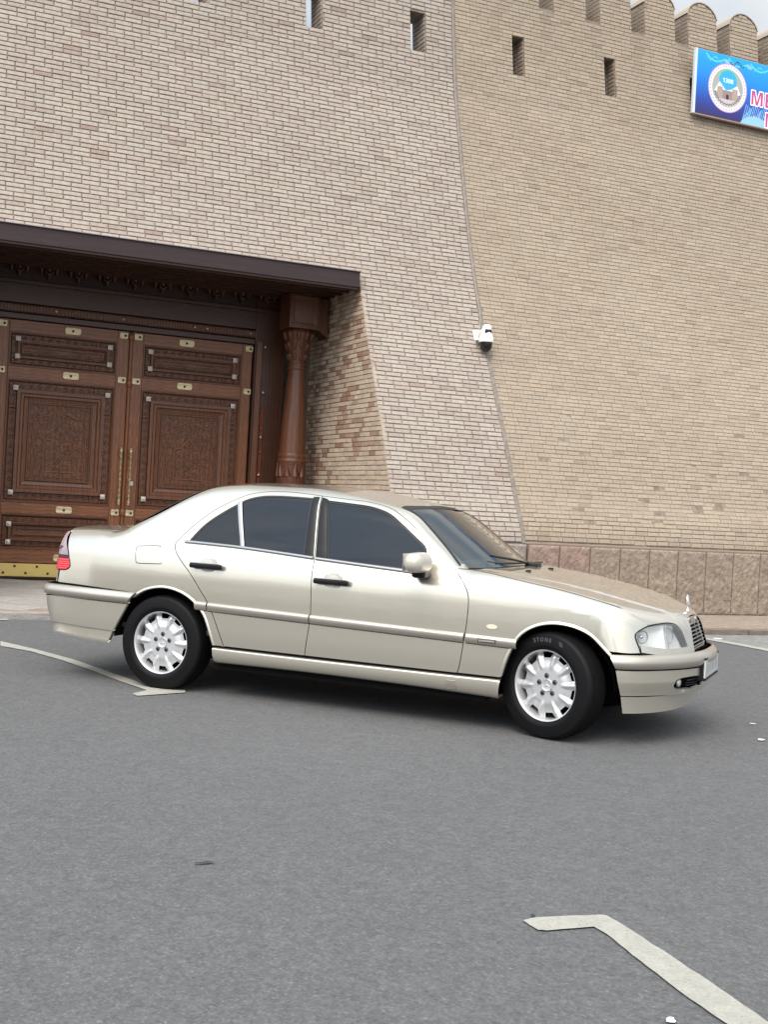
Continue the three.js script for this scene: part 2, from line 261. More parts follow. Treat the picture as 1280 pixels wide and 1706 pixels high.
{ // ---- the wall around the gate: pale bricks in stacked pairs with wide raked joints ----
  const w = thing('gate_wall', 'pale grey-pink battered brick wall around the carved gate with wide joints', 'wall');
  const pal = [[0.455, 0.385, 0.33], [0.47, 0.41, 0.355], [0.43, 0.358, 0.305], [0.465, 0.405, 0.335], [0.44, 0.364, 0.314], [0.40, 0.322, 0.275], [0.36, 0.275, 0.225]];
  const pick = (x, y) => { const a = rnd(), n = fbm(x * 0.7, y * 0.7, 3.3, 3); const stain = y > 8.0 && y < 9.3 ? 0.10 * Math.max(0, fbm(x * 1.6, y * 0.4, 9, 2)) : 0; let c = a < 0.34 ? 0 : a < 0.60 ? 1 : a < 0.76 ? 2 : a < 0.90 ? 3 : a < 0.965 ? 4 : a < 0.992 ? 5 : 6; return [c, 1 + rr(-0.05, 0.05) + 0.10 * n - stain]; };
  const L = 0.2265, H = 0.0655, mx = 0.0145, my = 0.0118, list = [];
  const geos = [1, 2, 3, 4].map((s) => brickGeo(L - mx, H - my, 0.05, 0.0035, s * 771));
  const rows = slopeCourses(10.0, H, 0.944);
  for (const r of rows) {
    const pair = r.n >> 1, off = (pair % 2 ? L / 2 : 0) + (pair * 0.013) % 0.03;
    const holes = []; if (r.y < GATE_TOP) holes.push([XJL, XJ]);
    for (const s of slits) if (r.y > s[2] - 0.01 && r.y < s[3]) holes.push([s[0], s[1]]);
    course(list, { x0: XL, x1: XC - 0.055, y: r.y, z: r.z, tilt: r.tilt, L, mort: mx, off: off + rr(-0.004, 0.004), pick, holes, top: r.y > GAP_Y - 0.03 ? merlTop : null, proud: 0.014 });
  }
  // the two cheeks of the gateway: smaller bricks, headers among stretchers, redder clay
  const cheek = thing('gateway_cheek', 'brick side wall of the gateway right of the carved column, patched with reddish bricks', 'wall');
  const palC = [[0.60, 0.47, 0.35], [0.55, 0.43, 0.32], [0.46, 0.31, 0.225], [0.34, 0.195, 0.13], [0.40, 0.25, 0.17], [0.63, 0.51, 0.39], [0.15, 0.10, 0.08]];
  const geoC = [1, 2, 3].map((s) => brickGeo(0.20, 0.053, 0.05, 0.003, s * 313));
  const mortC = std([0.22, 0.18, 0.145], 0.95, 0, { map: stoneNoise });
  const cheekSide = (par, X, sgn) => {
    const lc = [];
    for (let y = 0.06 + 0.03, n = 0; y < 4.55; y += 0.063, n++) {
      const zf = profZ(Math.max(y, 0.5)) + 0.006; let z = zf - (n % 2 ? 0.0 : 0.1);
      while (z > GATE_Z) { const full = rnd() < 0.62, len = Math.min(full ? 0.20 : 0.094, z - GATE_Z); const depth = (zf - z) / (zf - GATE_Z);
        if (len > 0.03) { const red = fbm(z * 1.7, y * 1.3, 5.5, 3) + 0.45 * depth - 0.12; let c = rnd() < 0.5 ? 0 : rnd() < 0.6 ? 5 : 1; if (red > 0.02 && rnd() < 0.55) c = [2, 3, 4, 1][(rnd() * 4) | 0];
          lc.push({ p: [X, y + rr(-0.002, 0.002), z - len / 2], r: [rr(-0.01, 0.01), -sgn * Math.PI / 2 + rr(-0.02, 0.02), rr(-0.01, 0.01)], s: len / 0.20, g: (rnd() * 3) | 0, c, k: rr(0.9, 1.08), hid: sgn < 0 || y < 1.4 }); }
        z -= len + 0.010; }
      if (n % 2 === 0) lc.push({ p: [X, y, zf - 0.046], r: [0, -sgn * Math.PI / 2, 0], s: 0.094 / 0.2, g: 0, c: rnd() < 0.5 ? 0 : 5, k: rr(0.93, 1.05), hid: sgn < 0 || y < 1.4 });
    }
    placeBricks(par, lc, geoC, palC);
    const s = new THREE.Shape(); s.moveTo(GATE_Z - 0.5, 0); for (let y = 0; y <= 4.7; y += 0.1) s.lineTo(profZ(Math.max(y, 0.5)) - 0.006, y); s.lineTo(GATE_Z - 0.5, 4.7);
    const g = new THREE.ExtrudeGeometry(s, { depth: 0.2, bevelEnabled: false }).rotateY(-Math.PI / 2).translate(sgn > 0 ? X + 0.205 : X - 0.005, 0, 0);
    part('mortar_bed', g, mortC, par);
  };
  cheekSide(cheek, XJ, 1);
  cheekSide(thing('gateway_cheek', 'brick side wall of the gateway left of the gate leaves, facing the carved column', 'wall'), XJL, -1);
  revealBricks(list, slits, XL, XC, (x, y) => [rnd() < 0.5 ? 5 : 2, rr(0.8, 1)]);
  placeBricks(w, list, geos, pal);
  const mort = std([0.37, 0.315, 0.265], 0.96, 0, { map: stoneNoise, bumpMap: stoneBump, bumpScale: 0.004 });
  wallBody(w, XL, XC + 0.02, -0.004 + 0.006, mort, [...slits.filter((s) => s[1] < XC), [XJL + 0.0, XJ - 0.0, -1, GATE_TOP]], 0.06);
  for (const a of merl) if (a + MW < XC && a > XL) { part('merlon', merlonGeo(a, 0.012), mort, w); part('merlon_rim', merlonCap(a), std([0.36, 0.32, 0.28], 0.95), w); }
  const gm = [0, 1, 2].map((i) => std([0.38 + 0.02 * i, 0.325 + 0.02 * i, 0.28 + 0.02 * i], 0.9, 0, { map: stoneNoise }));
  for (let x = XJ + 0.01, i = 0; x < XC - 0.1; x += 0.472, i++) { const wd = Math.min(0.462, XC - 0.02 - x); part('granite_slab', graniteSlab(wd, 0.86, i + 40), gm[i % 3], w).position.set(x + wd / 2, 0.06 + 0.43, -13.365); }
  for (let x = XJL - 0.47, i = 0; x > XL; x -= 0.472, i++) part('granite_slab', graniteSlab(0.462, 0.86, i + 60), gm[i % 3], w).position.set(x + 0.231, 0.49, -13.365);
}
{ // ---- the wall to the right: tan bricks, close joints, battlements on top ----
  const w = thing('rampart_wall', 'tan battered brick rampart with arrow slits and rounded battlements right of the seam', 'wall');
  const pal = [[0.412, 0.333, 0.25], [0.428, 0.348, 0.264], [0.398, 0.32, 0.24], [0.42, 0.344, 0.26], [0.395, 0.33, 0.258], [0.38, 0.302, 0.228], [0.345, 0.27, 0.205]];
  const gaps = merl.map((a) => a + MW);
  const pick = (x, y) => { const a = rnd(), n = fbm(x * 0.55 + 4, y * 0.8, 1.3, 4); let c = a < 0.3 ? 0 : a < 0.52 ? 1 : a < 0.72 ? 2 : a < 0.86 ? 3 : a < 0.93 ? 4 : a < 0.985 ? 5 : 6; if (n > 0.16 && rnd() < 0.6) c = rnd() < 0.5 ? 4 : 3; let k = 1 + rr(-0.045, 0.045) + 0.12 * n;
    for (const g of gaps) { const dx = Math.abs(x - g - 0.13); if (dx < 0.16 && y > 8.45 && y < 9.16) k -= 0.26 * (1 - dx / 0.16) * (y - 8.45) / 0.7 * (0.5 + rnd()); }   // grime washed down from the gaps
    if (y < 1.25 && rnd() < 0.4) { k *= 0.93; } return [c, k]; };
  const L = 0.188, H = 0.0645, mx = 0.009, my = 0.0105, list = [];
  const geos = [1, 2, 3, 4].map((s) => brickGeo(L - mx, H - my, 0.05, 0.003, s * 919));
  const rows = slopeCourses(10.0, H, 0.97);
  for (const r of rows) {
    const pair = (r.n + (rnd() < 0.03 ? 1 : 0)) >> 1, off = (pair % 2 ? L / 2 : 0) + (pair * 0.031) % 0.06;
    const holes = []; for (const s of slits) if (r.y > s[2] - 0.01 && r.y < s[3]) holes.push([s[0], s[1]]);
    course(list, { x0: XC + 0.012, x1: XR, y: r.y, z: r.z, tilt: r.tilt, L, mort: mx, off: off + rr(-0.012, 0.012), pick, holes, top: r.y > GAP_Y - 0.03 ? merlTop : null, proud: -0.003 });
  }
  // loose bricks: slipped or turned a little, leaving open joints
  for (const b of list) { if (b.p[1] > 1.0 && b.p[1] < 3.1 && rnd() < (b.p[1] < 2.4 ? 0.05 : 0.02)) { b.p[1] -= rr(0.002, 0.007); b.p[2] += rr(-0.016, 0.004); b.r[2] += rr(-0.025, 0.025); b.r[0] -= 0.05; } }
  revealBricks(list, slits, XC, XR, () => [rnd() < 0.5 ? 5 : 6, rr(0.8, 1)]);
  for (const a of merl) if (a > XC - 0.7 && a < XR) for (let y = GAP_Y + 0.03; y < SPRING - 0.02; y += 0.0645) for (let k = 0; k < 2; k++) list.push({ p: [a - 0.004, y, profZ(9.4) - 0.11 - k * 0.2], r: [0, -Math.PI / 2, 0], s: 0.95, g: 0, c: rnd() < 0.4 ? 6 : 5, k: rr(0.8, 1.02) });
  placeBricks(w, list, geos, pal);
  const mort = std([0.335, 0.272, 0.21], 0.96, 0, { map: stoneNoise, bumpMap: stoneBump, bumpScale: 0.004 });
  wallBody(w, XC + 0.02, XR, 0.010, mort, slits.filter((s) => s[0] > XC), 0.06);
  for (const a of merl) if (a + MW > XC && a < XR - 0.5) { part('merlon', merlonGeo(a, 0.012), mort, w); part('merlon_rim', merlonCap(a), std([0.35, 0.30, 0.25], 0.95), w); }
  { // the mortared seam strip follows the batter
    const P = [], q = (a, b, c, d) => P.push(...a, ...b, ...c, ...a, ...c, ...d); for (let y = 0.93; y < 9.1; y += 0.2) { const y1 = y + 0.2, A = XC - 0.046, B = XC + 0.008; q([A, y, profZ(y) + 0.006], [B, y, profZ(y) + 0.006], [B, y1, profZ(y1) + 0.006], [A, y1, profZ(y1) + 0.006]); }
    const g = new THREE.BufferGeometry(); g.setAttribute('position', new THREE.BufferAttribute(new Float32Array(P), 3)); g.computeVertexNormals(); g.setAttribute('uv', new THREE.BufferAttribute(new Float32Array(P.length / 3 * 2).map((_, i) => P[((i >> 1) * 3) + (i & 1)] * 2), 2));
    part('seam', g, std([0.36, 0.31, 0.26], 0.95, 0, { map: stoneNoise, bumpMap: stoneBump, bumpScale: 0.006 }), w);
  }
  const gm = [[0.385, 0.275, 0.222], [0.39, 0.272, 0.22], [0.375, 0.292, 0.226], [0.395, 0.31, 0.238], [0.37, 0.288, 0.224]].map((c) => std(c, 0.88, 0, { map: stoneNoise }));
  for (let x = XC + 0.01, i = 0; x < XR - 0.5; x += 0.472, i++) part('granite_slab', graniteSlab(0.463, 0.86, i + 3), gm[i < 2 ? i : 2 + (i * 7) % 3], w).position.set(x + 0.232, 0.06 + 0.43, -13.365);
  part('granite_ledge', rbox(XR - XC, 0.03, 0.1, 0.008, (XR + XC) / 2, 0.935, -13.40), gm[3], w);
}
{ // ---- banner on the battlements ----
  const b = thing('wall_banner', 'blue printed banner with a round fortress emblem hung below the battlements', 'banner', [12.335, 7.967, -16.10]);
  const W = 5.2, Hh = 1.045, PXW = 2048, PXH = 412;
  const tex = canvasTex(PXW, PXH, (c) => {
    const sx = PXW / W, sy = PXH / Hh; const g = c.createLinearGradient(0, 0, 0, PXH); g.addColorStop(0, '#129fe4'); g.addColorStop(0.35, '#0a84d8'); g.addColorStop(0.62, '#155cb8'); g.addColorStop(0.86, '#262f80'); g.addColorStop(1, '#2c2058'); c.fillStyle = g; c.fillRect(0, 0, PXW, PXH);
    for (let i = 0; i < 12; i++) { const x = sx * (0.35 + 0.46 * i), y = sy * 0.10; c.strokeStyle = '#4fd0d8'; c.lineWidth = 9; c.beginPath(); c.moveTo(x - 70, y - 25); c.quadraticCurveTo(x, y + 46, x + 74, y - 8); c.stroke(); c.fillStyle = i % 2 ? '#2d5560' : '#58b9b0'; for (let k = 0; k < 7; k++) { c.beginPath(); c.ellipse(x + (k - 3) * 17, y + 12 * Math.sin(k * 1.4), 10, 6, k, 0, 7); c.fill(); } c.fillStyle = '#79b9e8'; c.beginPath(); c.ellipse(x + 100, y, 26, 14, 0.3, 0, 7); c.fill(); }
    c.strokeStyle = '#7fb6ea'; for (let i = 0; i < 90; i++) { const x = sx * (1.0 + (i % 45) * 0.018 + (i > 44 ? 1.5 : 0)), h = 60 + 70 * Math.abs(Math.sin(i * 1.7)); c.lineWidth = 5; c.beginPath(); c.moveTo(x - 20, PXH); c.quadraticCurveTo(x, PXH - h * 0.6, x + 14, PXH - h); c.stroke(); }
    c.fillStyle = '#8fc0ee'; c.beginPath(); c.ellipse(sx * 1.25, PXH + 30, 130, 90, 0, 0, 7); c.fill();
    const ex = sx * 0.645, ey = sy * 0.53, R = sx * 0.385; c.fillStyle = '#c58fb4'; c.beginPath(); c.arc(ex, ey, R * 1.04, 0, 7); c.fill(); c.fillStyle = '#d9d9de'; c.beginPath(); c.arc(ex, ey, R, 0, 7); c.fill();
    c.fillStyle = '#9a8fa6'; for (let k = 0; k < 40; k++) { const t = k / 40 * 6.283; c.save(); c.translate(ex + Math.cos(t) * R * 0.92, ey + Math.sin(t) * R * 0.92); c.rotate(t); c.fillRect(-5, -3, 10, 6); c.restore(); }
    c.fillStyle = '#a3a49c'; c.beginPath(); c.arc(ex, ey, R * 0.82, 0, 7); c.fill(); c.save(); c.beginPath(); c.arc(ex, ey, R * 0.80, 0, 7); c.clip();
    c.fillStyle = '#2fa4dc'; c.beginPath(); c.arc(ex, ey - R * 0.28, R * 0.48, 0, 7); c.fill(); c.strokeStyle = '#69c08a'; c.lineWidth = 8; c.beginPath(); c.arc(ex, ey - R * 0.28, R * 0.5, 3.4, 6.0); c.stroke();
    c.fillStyle = '#e9f3f4'; c.beginPath(); c.moveTo(ex - R * 0.7, ey + R * 0.2); c.lineTo(ex - R * 0.45, ey - R * 0.22); c.lineTo(ex - R * 0.1, ey + R * 0.1); c.lineTo(ex + R * 0.15, ey + R * 0.05); c.lineTo(ex + R * 0.5, ey - R * 0.18); c.lineTo(ex + R * 0.72, ey + R * 0.2); c.fill();
    c.fillStyle = '#a9968f'; c.fillRect(ex - R * 0.55, ey - R * 0.02, R * 0.3, R * 0.5); c.fillRect(ex + R * 0.25, ey - R * 0.02, R * 0.3, R * 0.5); c.fillStyle = '#95807c'; c.fillRect(ex - R * 0.26, ey + R * 0.1, R * 0.52, R * 0.4); c.fillStyle = '#2a1c1e'; c.fillRect(ex - R * 0.06, ey + R * 0.28, R * 0.13, R * 0.2);
    c.fillStyle = '#c3b6b8'; c.beginPath(); c.moveTo(ex - R * 0.7, ey + R * 0.48); c.lineTo(ex + R * 0.7, ey + R * 0.48); c.lineTo(ex + R * 0.4, ey + R * 0.8); c.lineTo(ex - R * 0.4, ey + R * 0.8); c.fill();
    c.fillStyle = '#585f58'; for (let k = 0; k < 26; k++) { const t = 0.3 + k / 26 * 2.55; c.save(); c.translate(ex + Math.cos(t) * R * 0.7, ey + Math.sin(t) * R * 0.7); c.rotate(t + (k % 2 ? 0.6 : -0.6)); c.fillRect(-9, -3, 18, 6); c.restore(); } c.restore();
    c.fillStyle = '#e8f6fb'; c.font = 'bold 40px sans-serif'; c.textAlign = 'center'; c.fillText('1308', ex, ey - R * 0.22);
    c.textAlign = 'left'; c.lineJoin = 'round'; c.font = 'bold 128px sans-serif'; for (const [s, x, y] of [['МЕ', 1.12, 0.70], ['М', 1.44, 1.02]]) { c.strokeStyle = '#f2e9f0'; c.lineWidth = 16; c.strokeText(s, sx * x, sy * y); c.fillStyle = '#b8487a'; c.fillText(s, sx * x, sy * y); }
  });
  const print = std(0xffffff, 0.45, 0, { map: tex });
  part('print', new THREE.PlaneGeometry(W, Hh).translate(W / 2, Hh / 2, 0.022), print, b);
  part('panel', box(W - 0.004, Hh - 0.004, 0.04, W / 2, Hh / 2, 0), std([0.5, 0.52, 0.54], 0.6), b);
  part('edge_strip', box(0.045, Hh + 0.01, 0.05, -0.022, Hh / 2, 0.004), std([0.62, 0.68, 0.72], 0.4, 0.2), b);
  part('bottom_rail', box(W, 0.02, 0.07, W / 2, -0.011, 0), std([0.30, 0.22, 0.17], 0.6), b);
  for (const x of [0.5, 2.4, 4.5]) part('bracket', box(0.04, 0.9, 0.12, x, 0.5, -0.07), std([0.2, 0.2, 0.2], 0.6), b);
}
{ // ---- security camera on the seam ----
  const y = 3.722, z = profZ(3.722);
  const c = thing('security_camera', 'small white dome security camera with dark globe on the wall seam', 'security camera', [7.86, y, z]);
  const wm = std([0.80, 0.79, 0.76], 0.4), bl = std([0.012, 0.011, 0.010], 0.18);
  part('wall_plate', rbox(0.10, 0.17, 0.05, 0.012, 0, -0.02, 0.02), wm, c).rotation.x = -0.5;
  part('arm', merge([new THREE.CylinderGeometry(0.032, 0.042, 0.17, 16).rotateX(1.15).translate(0.02, 0.03, 0.12)]), wm, c);
  part('housing', new THREE.LatheGeometry([[0.0, 0.14], [0.045, 0.138], [0.062, 0.11], [0.066, 0.05], [0.085, 0.0], [0.098, -0.05], [0.102, -0.095], [0.096, -0.1], [0, -0.1]].map(([a, b]) => new THREE.Vector2(a, b)), 28).translate(0.05, -0.01, 0.21), wm, c);
  part('lens_window', rbox(0.10, 0.055, 0.02, 0.008, 0.04, 0.035, 0.272), bl, c);
  part('dome', new THREE.LatheGeometry([[0.0, -0.23], [0.03, -0.226], [0.06, -0.208], [0.079, -0.175], [0.085, -0.13], [0.086, -0.10]].map(([a, b]) => new THREE.Vector2(a, b)), 28).translate(0.05, -0.01, 0.21), bl, c);
  part('gland', new THREE.CylinderGeometry(0.022, 0.022, 0.09, 10).translate(0.0, -0.12, 0.07), std([0.10, 0.09, 0.07], 0.6), c);
  const pts = []; for (let q = 3.75; q < 9.0; q += 0.25) pts.push(new THREE.Vector3(7.975 - (q < 3.9 ? 0.08 * (3.9 - q) / 0.15 : 0), q, profZ(q) + 0.012));
  tag(part('cable', new THREE.TubeGeometry(new THREE.CatmullRomCurve3(pts), 60, 0.006, 6), std([0.34, 0.30, 0.26], 0.8), scene), 'thin grey cable running up the wall seam above the security camera', 'cable');
}

// ================= carved timber gate =================
const woodTex = (seedv, base, dark) => noiseTex(512, 512, (() => { const a = tileNoise(64, seedv), b = tileNoise(256, seedv + 1), c = tileNoise(8, seedv + 2); return (u, v) => {
  const w = 0.04 * c(u, v); const s = 0.5 + 0.5 * Math.sin((u + w + 0.015 * a(u * 2, v * 0.12)) * 90); const f = b(u * 1, v * 0.06); let t = 0.35 * s + 0.45 * f + 0.2 * c(u, v); t = Math.min(1, Math.max(0, t)); return [0, 1, 2].map((i) => dark[i] + (base[i] - dark[i]) * t); }; })());
const woodV = woodTex(61, [148, 99, 66], [88, 55, 37]);
const woodH = woodV.clone(); woodH.rotation = Math.PI / 2; woodH.needsUpdate = true;
const wood = (tint, hor, extra = {}) => std(tint, 0.42, 0, { map: hor ? woodH : woodV, ...extra });
// carved ornament as relief: scrolls, leaves and a pointed arch (relief only)
function carve(w, h, kind) {
  return canvasTex(w, h, (c) => {
    c.fillStyle = '#707070'; c.fillRect(0, 0, w, h); let q = 77 + w + kind.length; const r = () => { q = (q * 1664525 + 1013904223) >>> 0; return q / 4294967296; };
    const scroll = (x, y, R, dir, a0) => { c.strokeStyle = '#d8d8d8'; c.lineWidth = R * 0.22; c.beginPath(); for (let i = 0; i <= 26; i++) { const t = i / 26, a = a0 + dir * t * 8.5, rad = R * (1 - t * 0.85); c.lineTo(x + Math.cos(a) * rad, y + Math.sin(a) * rad); } c.stroke(); c.fillStyle = '#f2f2f2'; c.beginPath(); c.arc(x, y, R * 0.2, 0, 7); c.fill(); for (let k = 0; k < 5; k++) { const a = a0 + k * 1.25; c.save(); c.translate(x + Math.cos(a) * R * 1.15, y + Math.sin(a) * R * 1.15); c.rotate(a); c.fillStyle = '#c4c4c4'; c.beginPath(); c.ellipse(0, 0, R * 0.42, R * 0.16, 0.5, 0, 7); c.fill(); c.restore(); } };
    c.fillStyle = '#3c3c3c'; for (let i = 0; i < w * h / 160; i++) { c.beginPath(); c.arc(r() * w, r() * h, 2.2, 0, 7); c.fill(); }
    if (kind === 'band') { const n = Math.round(w / h * 0.9), s = w / n; for (let i = 0; i < n; i++) { scroll(s * (i + 0.5), h / 2, h * 0.30, i % 2 ? 1 : -1, i % 2 ? 0 : 3); } }
    else if (kind === 'beads') { for (let x = h / 2; x < w; x += h * 0.7) { c.fillStyle = '#e6e6e6'; c.beginPath(); c.ellipse(x, h / 2, h * 0.2, h * 0.4, 0.3, 0, 7); c.fill(); c.fillStyle = '#262626'; c.fillRect(x + h * 0.26, h * 0.12, h * 0.12, h * 0.76); } }
    else {
      const n = kind === 'tall' ? 5 : 7, rows = Math.round(n * h / w); for (let j = 0; j < rows; j++) for (let i = 0; i < n; i++) scroll(w * (i + 0.5 + (j % 2 ? 0.22 : -0.22)) / n, h * (j + 0.5) / rows, w / n * 0.36, (i + j) % 2 ? 1 : -1, i * 2 + j);
      if (kind === 'tall') { const arch = (m, col, lw, fill) => { c.strokeStyle = col; c.lineWidth = lw; c.beginPath(); const x0 = w * m, x1 = w * (1 - m), yb = h * (0.98 - m * 0.45), ys = h * (0.30 + m * 0.75), yt = h * (0.02 + m * 0.62); c.moveTo(x0, yb); c.lineTo(x0, ys); c.bezierCurveTo(x0 + w * 0.02, ys - h * 0.07, w * 0.38, ys - h * 0.07, w / 2, yt); c.bezierCurveTo(w * 0.62, ys - h * 0.07, x1 - w * 0.02, ys - h * 0.07, x1, ys); c.lineTo(x1, yb); c.closePath(); if (fill) { c.fillStyle = fill; c.fill(); } c.stroke(); };
        arch(0.12, '#ffffff', w * 0.02); arch(0.28, '#ffffff', w * 0.022); scroll(w * 0.42, h * 0.66, w * 0.08, 1, 0); scroll(w * 0.58, h * 0.66, w * 0.08, -1, 3); scroll(w * 0.42, h * 0.80, w * 0.07, -1, 1); scroll(w * 0.58, h * 0.80, w * 0.07, 1, 2); scroll(w * 0.5, h * 0.73, w * 0.05, 1, 2); }
      else { c.fillStyle = '#3a3a3a'; c.beginPath(); c.ellipse(w / 2, h / 2, h * 0.34, h * 0.38, 0, 0, 7); c.fill(); c.fillStyle = '#eeeeee'; for (let k = 0; k < 8; k++) { c.save(); c.translate(w / 2, h / 2); c.rotate(k * Math.PI / 4); c.beginPath(); c.ellipse(h * 0.17, 0, h * 0.15, h * 0.06, 0, 0, 7); c.fill(); c.restore(); } }
    }
    c.strokeStyle = '#e8e8e8'; c.lineWidth = Math.max(3, h * 0.012); c.strokeRect(4, 4, w - 8, h - 8);
  }, false);
}
const carveTall = carve(512, 768, 'tall'), carveWide = carve(768, 256, 'wide'), carveBand = carve(1024, 96, 'band'), carveBeads = carve(1024, 64, 'beads');
const WOOD = [0.58, 0.50, 0.42], WOODL = [0.86, 0.72, 0.50];
const mW = wood(WOOD, false), mWh = wood(WOOD, true), mL = wood(WOODL, false), mLh = wood(WOODL, true), mDark = wood([0.26, 0.215, 0.205], true), mDarkV = wood([0.32, 0.26, 0.24], false);
const mTall = wood(WOOD, false, { bumpMap: carveTall, bumpScale: 0.03 }), mWide = wood(WOOD, true, { bumpMap: carveWide, bumpScale: 0.026 }), mBand = wood(WOOD, true, { bumpMap: carveBand, bumpScale: 0.025 }), mBandV = mBand, mBeads = wood([0.55, 0.48, 0.44], true, { bumpMap: carveBeads, bumpScale: 0.02 });
const brass = std([0.62, 0.47, 0.17], 0.42, 0.85), brassPale = std([0.52, 0.43, 0.27], 0.5, 0.7, { bumpMap: carve(256, 128, 'wide'), bumpScale: 0.006 }), boss = std([0.50, 0.44, 0.39], 0.55, 0.3), iron = std([0.05, 0.04, 0.035], 0.5, 0.5);
function frameGeo(w, h, b, d, bev) { // mitred moulding with a stepped, sloping face: outer w x h, border b
  const prof = [[0, 0], [0, d], [b * 0.3, d], [b * 0.42, d * 0.72], [b * 0.62, d * 0.72], [b * 0.75, d * 0.4], [b, d * 0.22], [b, 0]], P = [];
  const quad = (p, q, s, t) => P.push(...p, ...q, ...s, ...p, ...s, ...t);
  const at = ([i, z]) => [[-w / 2 + i, -h / 2 + i, z], [w / 2 - i, -h / 2 + i, z], [w / 2 - i, h / 2 - i, z], [-w / 2 + i, h / 2 - i, z]];
  for (let k = 0; k < prof.length - 1; k++) { const A = at(prof[k]), B = at(prof[k + 1]); for (let s = 0; s < 4; s++) { const t = (s + 1) % 4; quad(A[s], A[t], B[t], B[s]); } }
  const g = new THREE.BufferGeometry(); g.setAttribute('position', new THREE.BufferAttribute(new Float32Array(P), 3)); g.computeVertexNormals();
  const uv = new Float32Array(P.length / 3 * 2); for (let i = 0; i < uv.length / 2; i++) { uv[i * 2] = P[i * 3] * 1.3; uv[i * 2 + 1] = P[i * 3 + 1] * 1.3; } g.setAttribute('uv', new THREE.BufferAttribute(uv, 2)); return g;
}
const uvBox = (g, s = 1.3) => { const p = g.attributes.position, uv = g.attributes.uv; for (let i = 0; i < p.count; i++) uv.setXY(i, p.getX(i) * s + p.getZ(i) * s, p.getY(i) * s); return g; };
const MID = 3.533, LEAF = 1.755;
const bossGeo = (() => { const s = new THREE.ConeGeometry(0.042, 0.022, 4, 1).rotateX(Math.PI / 2).rotateZ(Math.PI / 4).translate(0, 0, 0.021); return merge([rbox(0.066, 0.066, 0.02, 0.004, 0, 0, 0), s]); })();
const plateGeo = (() => { const s = new THREE.Shape(); const w = 0.105, h = 0.045, c = 0.018; s.moveTo(-w + c, -h); s.lineTo(w - c, -h); s.lineTo(w, -h + c); s.lineTo(w, h - c); s.lineTo(w - c, h); s.lineTo(-w + c, h); s.lineTo(-w, h - c); s.lineTo(-w, -h + c); return new THREE.ExtrudeGeometry(s, { depth: 0.008, bevelEnabled: true, bevelSize: 0.003, bevelThickness: 0.003, bevelSegments: 1 }); })();
const knobGeo = new THREE.SphereGeometry(0.017, 12, 8);
